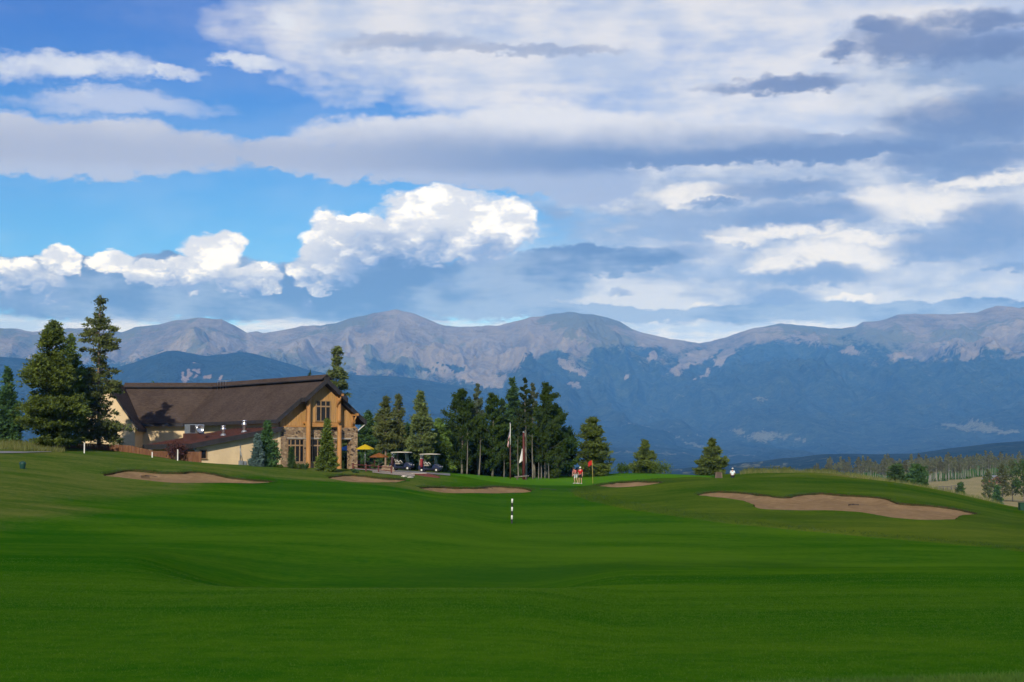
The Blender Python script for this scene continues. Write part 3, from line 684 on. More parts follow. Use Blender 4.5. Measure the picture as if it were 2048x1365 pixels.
mead = blobs([(1330, 868, 110, 5, .05), (1520, 872, 110, 8, .12), (1600, 885, 60, 5, .15), (1380, 885, 70, 4, .2), (1260, 858, 60, 4, 0), (1960, 858, 100, 12, .1), (1520, 798, 30, 5, 0)], PXm, ROWm)
rockv = np.maximum(rockv, sm01(mead * 2 + fbm(PXm / 18, ROWm / 5, 3, 97) * 1.2) * .66)
tund = sm01(fbm(X / 600, Y / 1400, 5, 66, .6) * 2.6 + .36 + (700 - ROWm) / 400) * (scree < .1)
tund = np.maximum(tund, (mead > -.3) * 1.0)
attr(me, 'rock', rockv.ravel()); attr(me, 'tundra', tund.ravel())

m_foot = mount_mat('foothill_forest', (.013, .027, .022), (.030, .050, .036), (.30, .24, .20), (.2, .17, .15), (.13, .13, .07))
FOOT = [(-700, 742), (-200, 722), (0, 716), (60, 722), (110, 720), (170, 730), (230, 735), (270, 724), (300, 712), (330, 703), (350, 702), (375, 708), (410, 713), (445, 709), (480, 704), (505, 707), (540, 716), (575, 727), (610, 738), (650, 748), (720, 752), (800, 757), (860, 762), (920, 775), (1000, 795), (1100, 820), (1250, 845), (1450, 872), (1700, 890), (2750, 905)]
def rows_foot(pxs, tp):
    dk = np.array([3400, 4500, 6000, 7500, 8800, 9600, 10400, 11500]); f = np.array([-.02, .03, .22, .52, .84, 1.0, .8, .3])
    return dk, 958 + (tp[None] - 958) * f[:, None], np.linspace(3400, 10800, 110), 9600
o, me, px_, ro_, X, Y, _z = ridge_sheet('foothills', 'dark blue forested foothills below the rocky peaks', -700, 2750, 640, None, FOOT, rows_foot, 130, 41, m_foot, (1100, 2300))
sc_ = blobs([(375, 748, 9, 16, .1), (395, 742, 7, 7, 0), (452, 757, 5, 5, 0), (360, 746, 8, 3, 0), (385, 728, 5, 5, 0), (405, 752, 4, 6, 0)], px_, ro_)
mead = blobs([(1300, 905, 140, 4, .05), (1450, 915, 100, 4, 0), (1150, 890, 60, 3, 0)], px_, ro_)
attr(me, 'rock', np.maximum(sm01(sc_ * 2 + fbm(px_ / 6, ro_ / 6, 3, 4)), sm01(mead * 2 + fbm(px_ / 18, ro_ / 5, 3, 5)) * .55).ravel()); attr(me, 'tundra', (mead > -.3).astype(float).ravel())
m_low = mount_mat('valley_forest', (.012, .026, .018), (.030, .046, .028), (.16, .15, .08), (.12, .13, .07), (.14, .14, .07))
LOWR = [(-700, 958), (900, 952), (1250, 944), (1400, 936), (1500, 926), (1600, 916), (1680, 908), (1760, 909), (1830, 908), (1900, 897), (1980, 888), (2048, 884), (2300, 872), (2750, 862)]
def rows_low(pxs, tp):
    dk = np.array([2300, 2800, 3300, 3900, 4300, 4700, 5200]); f = np.array([-.3, .1, .5, .85, 1.0, .7, 0])
    return dk, 965 + (tp[None] - 965) * f[:, None], np.linspace(2300, 5100, 60), 4300
o, me, px_, ro_, X, Y, _z = ridge_sheet('forested_ridge', 'low dark forested ridge across the valley', -700, 2750, 640, None, LOWR, rows_low, 26, 71, m_low, (260, 700))
mead = blobs([(1500, 930, 160, 4, 0), (1650, 921, 60, 3, -.1), (1350, 942, 120, 3, 0), (1850, 925, 40, 3, 0)], px_, ro_)
attr(me, 'rock', (sm01(mead * 2 + fbm(px_ / 14, ro_ / 4, 3, 7)) * .5).ravel()); attr(me, 'tundra', np.ones(px_.size))

# ------------------------------------------------------------------ haze
HZ = MB().box(-9500, 9500, -4800, 16800, -140, 1420)
haze = HZ.build('haze', [], None); tag(haze, 'thin blue mountain air over the valley', kind='stuff')
hm = bpy.data.materials.new('haze'); hm.use_nodes = True; t = hm.node_tree; t.nodes.clear()
ho = t.nodes.new('ShaderNodeOutputMaterial'); pv = t.nodes.new('ShaderNodeVolumePrincipled')
pv.inputs['Color'].default_value = (.10, .35, 1.0, 1); pv.inputs['Absorption Color'].default_value = (1, 1, 1, 1)
pv.inputs['Density'].default_value = 4.7e-5; pv.inputs['Anisotropy'].default_value = -0.35
t.links.new(pv.outputs[0], ho.inputs['Volume']); haze.data.materials.append(hm)

# ------------------------------------------------------------------ clubhouse
m_cream = mat('cream_stucco', (.66, .52, .33), .9, (.60, .47, .30), .8, 5, .3, 30, spec=.1, var2=(.57, .445, .28), scale2=.35)
m_trim = mat('dark_fascia', (.024, .024, .029), .7, (.034, .033, .038), 2, 3, spec=.2)
m_log = mat('honey_log', (.42, .215, .075), .6, (.32, .155, .05), 2.5, 5, .35, 14, stretch=(3, 3, .25), spec=.3)
m_beam = mat('honey_beam', (.44, .225, .075), .6, (.34, .165, .052), 3, 5, .3, 16, stretch=(.4, 3, 3), spec=.3)
m_frame = mat('tan_window_frame', (.30, .20, .115), .6, (.25, .165, .09), 4, 3)
m_glass = mat('dark_glass', (.010, .011, .013), .08, (.016, .016, .018), .6, 2, spec=.22)
m_metal = mat('galvanised_metal', (.42, .44, .46), .38, (.33, .35, .37), 3, 4, .1, 20, metal=.7)
m_bright = mat('bright_vent_metal', (.75, .76, .78), .25, (.6, .61, .63), 4, 3, metal=.9)
m_black = mat('black_rubber', (.012, .012, .013), .7, (.02, .02, .02), 8)
m_white = mat('white_paint', (.72, .72, .69), .5, (.62, .62, .58), 4, 4)
m_concrete = mat('pale_concrete', (.40, .37, .33), .9, (.32, .30, .27), 1.2, 5, .3, 30)

def wall_board(name, base, var):
    return mat(name, base, .65, var, 2.2, 5, .3, 18, stretch=(4, 4, .3))
m_board = wall_board('honey_siding', (.47, .275, .105), (.38, .215, .078))

def shingle_mat():
    m = bpy.data.materials.new('brown_shingle'); m.use_nodes = True; t = m.node_tree; E.tree = t
    b = t.nodes['Principled BSDF']; b.inputs['Roughness'].default_value = .9; b.inputs['Specular IOR Level'].default_value = .1
    co = t.nodes.new('ShaderNodeTexCoord'); v = E(co.outputs['Object'])
    mp = t.nodes.new('ShaderNodeMapping'); mp.inputs['Scale'].default_value = (1, 1, 5); t.links.new(v.s, mp.inputs[0])
    n1 = noise(E(mp.outputs[0]), 2.2, 4, .7); n2 = noise(v, .35, 4, .6); n3 = noise(E(mp.outputs[0]), 9, 3, .7)
    c = mixc(sstep(n1 * .45 + n2 * .25 + n3 * .3, .40, .60), (.044, .032, .027), (.080, .060, .050))
    t.links.new(c.s, b.inputs['Base Color'])
    wv = t.nodes.new('ShaderNodeTexWave'); wv.bands_direction = 'Z'; wv.inputs['Scale'].default_value = 2.4; wv.inputs['Distortion'].default_value = .4; wv.wave_profile = 'SAW'
    t.links.new(v.s, wv.inputs[0])
    bn = t.nodes.new('ShaderNodeBump'); bn.inputs['Strength'].default_value = .5; bn.inputs['Distance'].default_value = .03
    t.links.new((E(wv.outputs['Fac']) * .6 + n3 * .6).s, bn.inputs['Height']); t.links.new(bn.outputs[0], b.inputs['Normal'])
    return m
m_shingle = shingle_mat()
def stone_mat():
    m = bpy.data.materials.new('field_stone'); m.use_nodes = True; t = m.node_tree; E.tree = t
    b = t.nodes['Principled BSDF']; b.inputs['Roughness'].default_value = .9; b.inputs['Specular IOR Level'].default_value = .15
    co = t.nodes.new('ShaderNodeTexCoord'); v = E(co.outputs['Object'])
    mp = t.nodes.new('ShaderNodeMapping'); mp.inputs['Scale'].default_value = (1, 1, 1.5); t.links.new(v.s, mp.inputs[0])
    vo = t.nodes.new('ShaderNodeTexVoronoi'); vo.inputs['Scale'].default_value = 3.6; t.links.new(mp.outputs[0], vo.inputs['Vector'])
    ve = t.nodes.new('ShaderNodeTexVoronoi'); ve.feature = 'DISTANCE_TO_EDGE'; ve.inputs['Scale'].default_value = 3.6; t.links.new(mp.outputs[0], ve.inputs['Vector'])
    sp_ = t.nodes.new('ShaderNodeSeparateColor'); t.links.new(vo.outputs['Color'], sp_.inputs[0])
    c = mixc(E(sp_.outputs[0]), (.20, .13, .08), (.42, .31, .19))
    c = mixc(sstep(E(sp_.outputs[1]), .82, .86), c, (.07, .045, .035))
    c = mixc(sstep(E(ve.outputs['Distance']), .02, .06), (.24, .19, .14), c)
    t.links.new(c.s, b.inputs['Base Color'])
    bn = t.nodes.new('ShaderNodeBump'); bn.inputs['Strength'].default_value = .8; bn.inputs['Distance'].default_value = .06
    t.links.new(sstep(E(ve.outputs['Distance']), 0, .12).s, bn.inputs['Height']); t.links.new(bn.outputs[0], b.inputs['Normal'])
    return m
m_stone = stone_mat()
m_redroof = mat('red_metal_roof', (.088, .034, .027), .6, (.062, .027, .022), 1.2, 4, .2, 10, spec=.3)
m_soffit = mat('brown_soffit', (.13, .075, .045), .8, (.10, .06, .035), 3)

PV, BV = Vector((.793, .609, 0)), Vector((-.609, .793, 0))       # along the gable, and back into the building
RIDGE, PITCH, FLOOR, HW, EV = 10.15, .79, 1.0, 4.35, 5.2
O = Vector((-19.1, 178.8, 0))
ch = empty('clubhouse', O, math.atan2(PV.y, PV.x), 'brown-roofed timber, stone and cream stucco clubhouse with gabled log front', 'building')
def loc(wx, wy): d = Vector((wx, wy, 0)) - O; return d.dot(PV), d.dot(BV)
def rz(s): return RIDGE - PITCH * abs(s)
# plan of the bent ridge, in local (s, t)
Bp = Vector((0, 21.7)); cdir = Vector((-PV.x, -BV.x)) ; cdir = Vector(((-1) * PV.x, (-1) * BV.x)).normalized()   # world -x
adir = Vector((0, -1.0)); bis = (adir + cdir).normalized(); half = math.acos(max(-1, min(1, adir.dot(cdir)))) / 2
Ev = Bp + bis * (EV / math.sin(half)); Eb = Bp - bis * (EV / math.sin(half))
Bw = O + PV * Bp.x + BV * Bp.y
XW = -42.2                                                        # the wing's ridge
Cp = Vector(loc(XW, Bw.y)); nf = Vector(loc(XW, Bw.y - EV)); nb_ = Vector(loc(XW, Bw.y + EV))
ZE = RIDGE - PITCH * EV
TH = (0, 0, -.34)
def p3(v, z): return (v[0], v[1], z)
roof = MB()
roof.prism([(0, -.5, RIDGE), (-EV, -.5, ZE), p3(Ev, ZE), p3(Bp, RIDGE)], TH, 0, 1)
roof.prism([(0, -.5, RIDGE), p3(Bp, RIDGE), p3(Eb, ZE), (EV, -.5, ZE)], TH, 0, 1)
roof.prism([p3(Bp, RIDGE), p3(Ev, ZE), p3(nf, ZE), p3(Cp, RIDGE)], TH, 0, 1)
roof.prism([p3(Bp, RIDGE), p3(Cp, RIDGE), p3(nb_, ZE), p3(Eb, ZE)], TH, 0, 1)
for sg in (-1, 1):                                                # the front peak projects further
    roof.prism([(0, -1.35, RIDGE + .02), (sg * 2.45, -1.35, rz(2.45) + .02), (sg * 2.45, -.48, rz(2.45) + .02), (0, -.48, RIDGE + .02)], (0, 0, -.42), 0, 1)
roof_o = roof.build('roof', [m_shingle, m_trim], ch)
cap = MB()                                                        # raised ridge vent that throws a dark line
for a, b in (((0, -1.35), (Bp.x, Bp.y)), ((Bp.x, Bp.y), (Cp.x, Cp.y))):
    a, b = Vector(a), Vector(b); d = (b - a).normalized(); n = Vector((-d.y, d.x))
    for sg in (-1, 1):
        w = n * sg * .62
        cap.prism([(a.x, a.y, RIDGE + .42), (b.x, b.y, RIDGE + .42), (b.x + w.x, b.y + w.y, RIDGE - .02), (a.x + w.x, a.y + w.y, RIDGE - .02)], (0, 0, -.10), 0, 1)
    cap.box(-.3, .3, 0, (b - a).length, RIDGE - .4, RIDGE + .2, 1, Matrix.Translation((a.x, a.y, 0)) @ Matrix.Rotation(math.atan2(d.y, d.x) - math.pi / 2, 4, 'Z'))
cap.build('ridge_vent', [m_shingle, m_trim], roof_o)
for k in range(4):                                                # thin metal hoops over the ridge
    t_ = 20.2 - k * .62
    MB().tube([(-.55, t_, RIDGE - .55), (-.55, t_, RIDGE + .48), (.1, t_, RIDGE + .60)], .03, 5).build('ridge_hoop', m_metal, ch)
# fascia boards on the front rakes
for sg in (-1, 1):
    for (s0, s1, t_) in ((0, 2.45, -1.41), (2.45, EV, -.56)):
        MB().prism([(sg * s0, t_, rz(s0) + .05), (sg * s1, t_, rz(s1) + .05), (sg * s1, t_, rz(s1) - .46), (sg * s0, t_, rz(s0) - .46)], (0, .055, 0)).build('rake_board', m_trim, ch)
# main walls (front box, body, bent wing)
ZU = lambda s: rz(s) - .36
w = MB()
w.prism([(-HW, .30, 4.3), (HW, .30, 4.3), (HW, .30, ZU(HW)), (0, .30, ZU(0)), (-HW, .30, ZU(HW))], (0, .25, 0))
w.build('gable_wall', m_board, ch)
w = MB()
w.box(-HW, 1.85, .02, .3, FLOOR - 1, 4.3); w.box(-HW, HW, 4.2, 4.5, FLOOR - 1, 4.3); w.box(1.85, HW, .3, 4.2, 4.16, 4.3)
w.box(-HW, -HW + .25, .3, 24, FLOOR - 1, ZU(HW)); w.box(HW - .25, HW, 4.5, 20, FLOOR - 1, ZU(HW)); w.box(HW - .25, HW, .56, 4.5, 4.3, ZU(HW))
w.box(1.7, 1.85, .3, 4.2, FLOOR - 1, 4.3)
w.build('body_wall', m_cream, ch)
wb = MB()
def wq(a, b, z0, z1, th=.25):
    a, b = Vector(loc(*a)), Vector(loc(*b)); d = (b - a).normalized(); n = Vector((-d.y, d.x)) * th
    wb.prism([p3(a, z0), p3(b, z0), p3(b + n, z0), p3(a + n, z0)], (0, 0, z1 - z0))
yw = Bw.y - HW
wq((XW + 1, yw), (-33.0, yw), FLOOR - 1, RIDGE - PITCH * HW - .36)
wb.build('wing_wall', m_cream, ch)
# cross gable at the far left end
YF, WHW, WEV, WP = 187.6, 2.95, 3.35, 1.42
gx = MB()
pts = [(XW - WHW, FLOOR - 1), (XW + WHW, FLOOR - 1), (XW + WHW, RIDGE - .4 - WP * WHW), (XW, RIDGE - .4), (XW - WHW, RIDGE - .4 - WP * WHW)]
v = [p3(loc(x, YF), z) for x, z in pts]; bk = Vector(loc(XW, YF + 8)) - Vector(loc(XW, YF))
gx.prism(v, (bk.x, bk.y, 0)); gx.build('cross_gable_wall', m_cream, ch)
gr = MB()
for sg in (-1, 1):
    gr.prism([p3(loc(XW, YF - .45), RIDGE), p3(loc(XW + sg * WEV, YF - .45), RIDGE - WP * WEV), p3(loc(XW + sg * WEV, YF + 9), RIDGE - WP * WEV), p3(loc(XW, YF + 9), RIDGE)], (0, 0, -.3), 0, 1)
gr.build('cross_gable_roof', [m_shingle, m_trim], ch)
# window in the cross gable
a = loc(XW - .5, YF - .03); MB().prism([p3(loc(XW + .1, YF - .04), 4.6), p3(loc(XW + 1.1, YF - .04), 4.6), p3(loc(XW + 1.1, YF - .04), 6.1), p3(loc(XW + .1, YF - .04), 6.1)], p3(Vector(loc(XW, YF)) - Vector(loc(XW, YF - .035)), 0)).build('window', m_glass, ch)
# board-and-batten siding on the gable: every board a piece of its own
def boards(s0, s1, t_, zlo, wid=.305):
    n = max(1, round((s1 - s0) / wid)); wd = (s1 - s0) / n
    for k in range(n):
        a, b = s0 + k * wd + .012, s0 + (k + 1) * wd - .012
        MB().prism([(a, t_, zlo), (b, t_, zlo), (b, t_, ZU(b) - .05), ((a + b) / 2, t_, min(ZU((a + b) / 2) - .05, RIDGE - .45)), (a, t_, ZU(a) - .05)], (0, .04 + .012 * (k % 2), 0)).build('siding_board', m_board, ch)
boards(-HW, -1.9, .235, 5.48); boards(2.05, HW, .235, 5.48)
boards(-1.75, -.72, -.42, 5.85); boards(.98, 1.9, -.42, 5.85)
for (a, b, z0, z1) in ((-.72, .98, 8.0, 0), (-.72, .98, 5.85, 6.0)):
    n = 6; wd = (b - a) / n
    for k in range(n):
        x0, x1 = a + k * wd + .01, a + (k + 1) * wd - .01
        MB().prism([(x0, -.42, z0), (x1, -.42, z0), (x1, -.42, z1 or ZU(x1) - .05), (x0, -.42, z1 or ZU(x0) - .05)], (0, .045, 0)).build('siding_board', m_board, ch)
MB().box(-1.75, 1.9, -.36, .3, 5.7, 5.9).build('bay_floor', m_beam, ch)
bay = MB(); bay.prism([(-1.75, -.365, 5.9), (1.9, -.365, 5.9), (1.9, -.365, ZU(1.9)), (0, -.365, ZU(0)), (-1.75, -.365, ZU(1.75))], (0, .1, 0)); bay.build('bay_wall', m_soffit, ch)
MB().box(-1.85, 1.98, -.52, -.30, 5.38, 5.82).build('bay_beam', m_beam, ch, .03)
MB().box(-HW - .05, -1.8, .10, .24, 5.36, 5.46).build('string_course', m_beam, ch); MB().box(2.0, HW + .05, .10, .24, 5.36, 5.46).build('string_course', m_beam, ch)
# stonework
st = MB()
st.box(-HW - .06, -3.72, -.10, .30, FLOOR - 1, 5.36); st.box(-3.72, 1.95, -.10, .02, 4.28, 5.36); st.box(-3.72, 1.95, -.10, .02, FLOOR - 1, 1.86)
st.box(1.95, 3.62, -.10, .30, 4.28, 5.36); st.box(3.62, HW + .06, -.10, .62, FLOOR - 1, 5.36); st.box(-1.78, -1.48, -.10, .02, 1.86, 4.28); st.box(1.62, 1.95, -.10, .3, 1.86, 4.28)
st.build('stone_wall', m_stone, ch)
MB().box(-3.75, 3.65, -.16, -.10, 4.20, 4.32).build('lintel', m_concrete, ch)
def window(s0, s1, z0, z1, t_, mull, rails, M=None, nm='window'):
    f = MB(); fw = .075
    f.box(s0, s0 + fw, t_ - .09, t_, z0, z1, 0, M); f.box(s1 - fw, s1, t_ - .09, t_, z0, z1, 0, M)
    f.box(s0 + fw, s1 - fw, t_ - .09, t_, z1 - fw, z1, 0, M); f.box(s0 - .06, s1 + .06, t_ - .14, t_, z0 - .09, z0, 0, M)
    xs = [s0 + fw] + [s0 + (s1 - s0) * m for m in mull] + [s1 - fw]; zs = [z0] + list(rails) + [z1 - fw]
    for m in mull: f.box(s0 + (s1 - s0) * m - .045, s0 + (s1 - s0) * m + .045, t_ - .085, t_, z0, z1 - fw, 0, M)
    for r in rails: f.box(s0 + fw, s1 - fw, t_ - .095, t_, r - .07, r + .07, 0, M)
    fo = f.build(nm, m_frame, ch)
    for i in range(len(xs) - 1):
        for j in range(len(zs) - 1):
            MB().box(xs[i] + .02, xs[i + 1] - .02, t_ - .03, t_ - .012, zs[j] + .02, zs[j + 1] - .02, 0, M).build('pane', m_glass, fo)
window(-.72, .98, 6.0, 8.0, -.42, (1 / 3, 2 / 3), (7.42,))
window(-3.68, -1.80, 1.95, 4.2, .0, (.2, .47, .74), (3.55,)); window(-1.46, 1.60, 1.95, 4.2, .0, (.2, .4, .6, .8), (3.55,))
# porch corner: door at the back of the recess
dr = MB().box(2.2, 3.3, 4.12, 4.2, FLOOR, 3.2).build('door', m_frame, ch); MB().box(2.35, 2.72, 4.09, 4.115, 1.9, 3.0).build('pane', m_glass, dr); MB().box(2.80, 3.16, 4.09, 4.115, 1.9, 3.0).build('pane', m_glass, dr)
# log posts and brackets
def log(s, t_, z0, z1, r=.225):
    n = 7; MB().tube([(s, t_, z0 + (z1 - z0) * k / n) for k in range(n + 1)], [r * (1.12 - .2 * k / n + .02 * math.sin(k * 2.1)) for k in range(n + 1)], 14).build('log_post', m_log, ch)
log(-1.72, -.75, FLOOR - .6, 8.55); log(1.86, -.75, FLOOR - .6, 5.55); log(1.98, -.5, 5.8, 8.3, .19)
for s, z, t_ in ((1.75, 8.45, -.45), (3.95, 6.55, .2)):
    b = MB().box(s - .12, s + .12, t_ - 1.05, t_, z, z + .24); b.tube([(s, t_ - .02, z - .95), (s, t_ - .75, z - .02)], .085, 6); b.tube([(s, t_ - .06, z - 1.05), (s, t_ - .06, z)], .10, 6)
    b.build('bracket', m_log, ch)
MB().tube([(HW + .1, .1, 5.0), (HW + .95, -.25, ZE - .25)], .05, 6).build('downspout', m_white, ch)
# low shed-roofed addition
SA, ZA0, ZA1 = -13.55, 5.35, 3.72
def za(s): return ZA1 + (ZA0 - ZA1) * (s - SA) / (-HW - SA)
ad = MB(); ad.prism([(SA, .04, FLOOR - 1.2), (-HW - .07, .04, FLOOR - 1.2), (-HW - .07, .04, za(-HW) - .3), (SA, .04, za(SA) - .3)], (0, 9.0, 0)); ad.build('addition_wall', m_cream, ch)
MB().box(-HW - .42, -HW - .08, -.03, .036, FLOOR - 1, 5.1).build('corner_trim', m_cream, ch)
ar = MB(); ar.prism([(SA - .75, -.55, za(SA - .75)), (-HW - .02, -.55, za(-HW)), (-HW - .02, 9.6, za(-HW)), (SA - .75, 9.6, za(SA - .75))], (0, 0, -.14), 0, 1)
aro = ar.build('addition_roof', [m_redroof, m_trim], ch)
MB().prism([(SA - .82, -.62, za(SA - .8) + .06), (-HW - .3, -.62, za(-HW - .3) + .06), (-HW - .3, -.62, za(-HW - .3) - .42), (SA - .82, -.62, za(SA - .8) - .42)], (0, .06, 0)).build('rake_board', m_trim, aro)
MB().box(SA - .84, SA - .76, -.62, 9.7, za(SA - .8) - .42, za(SA - .8) + .05).build('fascia_board', m_trim, aro)
for k in range(13):                                               # standing seams
    t_ = .1 + k * .75
    MB().prism([(SA - .7, t_, za(SA - .7) + .05), (-HW - .1, t_, za(-HW - .1) + .05), (-HW - .1, t_ + .05, za(-HW - .1) + .05), (SA - .7, t_ + .05, za(SA - .7) + .05)], (0, 0, -.06)).build('roof_seam', m_redroof, aro)
window(-5.25, -4.78, 1.6, 4.1, .035, (.5,), (3.35,)); window(-13.2, -12.45, 2.25, 3.1, .035, (), ())
Ml = Matrix(((0, 1, 0, SA), (1, 0, 0, 0), (0, 0, 1, 0), (0, 0, 0, 1)))
window(1.4, 2.2, 2.3, 3.0, 0, (), (), Ml)
d = MB().tube([(SA - .7, -.35, za(SA) - .35), (SA - .2, -.2, za(SA) - .75), (SA - .1, -.1, za(SA) - .95), (SA - .1, -.1, FLOOR - .5)], .05, 6); d.build('downspout', m_white, ch)
mt = MB().box(-9.05, -8.6, -.14, .036, 1.55, 2.05); mt.box(-8.5, -8.25, -.12, .036, 1.6, 2.0); mt.tube([(-8.9, -.05, 2.0), (-8.9, -.05, 3.6)], .035, 6); mt.tube([(-8.65, -.05, 2.0), (-8.85, -.05, 2.9)], .03, 6); mt.box(-9.9, -7.7, -.5, .03, 1.0, 1.35)
mt.build('electric_meter', m_metal, ch)
def roofbox(s, t_):
    z = za(s)
    MB().box(s - .8, s + .8, t_ - .8, t_ + .8, z - .3, z + .62).build('roof_curb', m_redroof, aro)
    u = MB().box(s - .72, s + .72, t_ - .65, t_ + .65, z + .62, z + 1.5, 0).build('rooftop_unit', m_metal, ch)
    h = MB().lathe([(.02, 0), (.38, 0), (.42, .05), (.42, .3), (.34, .32), (.34, .1), (.02, .1)], 16).build('fan_hood', m_bright, u)
    h.location = (s + .15, t_ - .64, z + 1.06); h.rotation_euler = (math.pi / 2, 0, 0)
    MB().box(s - .80, s - .3, t_ - .72, t_ - .655, z + .7, z + 1.42).build('vent_panel', m_trim, u)
roofbox(-11.6, 4.2)
def vent(s, t_, hh):
    z = za(s); b = MB().lathe([(.17, -.3), (.17, hh * .55), (.27, hh * .6), (.27, hh * .72), (.2, hh * .78), (.2, hh * .9), (.26, hh * .92), (.26, hh), (.02, hh + .05)], 14, 0, (s, t_, z)); b.build('vent_pipe', m_bright, ch)
    MB().lathe([(.34, -.2), (.26, .12), (.18, .2)], 12, 0, (s, t_, z)).build('vent_flashing', m_metal, ch)
vent(-9.3, 2.6, .95); vent(-7.4, 1.9, 1.15)

# ------------------------------------------------------------------ trees
def _tri_cloud(c, dirs, size, wid, rng):
    """small leaf triangles at centres c along dirs"""
    n = len(c); r = rng.normal(size=(n, 3)); side = np.cross(dirs, r); side /= np.linalg.norm(side, axis=1, keepdims=True) + 1e-9
    size = size[:, None]; w = (wid[:, None] if hasattr(wid, '__len__') else wid) * size
    a = c - side * w - dirs * size * .45; b = c + side * w - dirs * size * .35; d = c + dirs * size * .6
    return np.stack([a, b, d], 1).reshape(-1, 3)
def conifer(seed, h, r, start=.12, nb=170, clump=.34, droop=.25, exp=.9, gap=0.0, lean=0.0, dens=1.0, dead=0, rise=.25, top=1.0, tips=0.0):
    """returns (trunk MB, crown vertex array, tint)"""
    rng = np.random.default_rng(seed); tk = MB(); V, T = [], []
    bend = rng.normal(size=2) * .012 * h
    def axis(z): f = z / h; return np.array([bend[0] * math.sin(f * 2.4) + lean * z, bend[1] * math.sin(f * 3.1), z])
    n = 9; tr = .011 * h + .05
    tk.tube([axis(h * .97 * k / n) - (np.array([0, 0, .5]) if k == 0 else 0) for k in range(n + 1)], [tr * (1 - .92 * (k / n) ** .9) + (.06 if k == 0 else 0) for k in range(n + 1)], 7)
    lob = rng.uniform(0, 6.28, 3)
    for i in range(nb):
        f = rng.random() ** 1.25; z = h * (start + (1 - start) * f * .985)
        a = i * 2.39996 + rng.normal() * .3
        pr = (max(1 - f, 0)) ** exp * (1 - .35 * math.exp(-((f) / .10) ** 2)) * top + .03
        L = r * pr * rng.uniform(.62, 1.12) * (1 + .14 * math.sin(2 * a + lob[0]) + .16 * math.sin(7 * f + lob[1] + a))
        if gap and math.sin(19 * f + lob[2]) + rng.normal() * .5 < -1 + gap * 1.6: L *= rng.uniform(.25, .6)
        L = max(L, .12 * r * .5); u = np.array([math.cos(a), math.sin(a), 0]); ax = axis(z)
        t1 = np.array([0, .35, .7, 1.0]); ptz = lambda t: L * (rise * t - droop * t * t * (1.2 - f))
        tk.tube([ax + u * L * t + np.array([0, 0, ptz(t)]) for t in (0, .5, .95)], [.02 + .008 * L, .014 + .004 * L, .006], 3, cap=False)
        m = max(3, int(dens * L * 9 / clump * .34)); t = np.clip(rng.beta(2.2 + 4 * tips, 1.25, m), .12, 1.03)
        spread = .30 * L * np.sin(np.clip(t, 0, 1) * 2.6) * .55 + .06
        lat = rng.normal(size=m) * spread; v = np.array([-u[1], u[0], 0])
        c = ax + u * (L * t)[:, None] + v * lat[:, None]; c[:, 2] += L * (rise * t - droop * t * t * (1.2 - f)) - np.abs(lat) * .15 + rng.normal(size=m) * .07
        k = 5; cc = np.repeat(c, k, 0) + rng.normal(size=(m * k, 3)) * clump * .38 * np.array([1, 1, .6])
        d = u * .8 + v * (np.repeat(lat, k)[:, None] * .8 / (L + .1)) + rng.normal(size=(m * k, 3)) * .55 + np.array([0, 0, .28]); d /= np.linalg.norm(d, axis=1, keepdims=True)
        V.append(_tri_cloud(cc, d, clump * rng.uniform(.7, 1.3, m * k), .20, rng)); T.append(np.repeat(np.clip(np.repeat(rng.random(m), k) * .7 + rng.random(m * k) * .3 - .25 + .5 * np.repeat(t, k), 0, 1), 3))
    k = 40; cc = np.array([axis(h * q) for q in rng.uniform(.93, 1.0, k)]) + rng.normal(size=(k, 3)) * np.array([.07, .07, .05]) * r * .35
    d = rng.normal(size=(k, 3)) * .5 + np.array([0, 0, 1]); d /= np.linalg.norm(d, axis=1, keepdims=True)
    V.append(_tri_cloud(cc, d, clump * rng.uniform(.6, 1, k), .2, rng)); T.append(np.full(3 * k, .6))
    for i in range(dead):
        z = h * rng.uniform(.04, start + .1); a = rng.uniform(0, 6.28); L = r * rng.uniform(.2, .5); u = np.array([math.cos(a), math.sin(a), 0]); ax = axis(z)
        tk.tube([ax, ax + u * L * .6 - np.array([0, 0, .05]), ax + u * L - np.array([0, 0, .25])], [.025, .018, .006], 3, cap=False)
    return tk, np.vstack(V), np.concatenate(T)
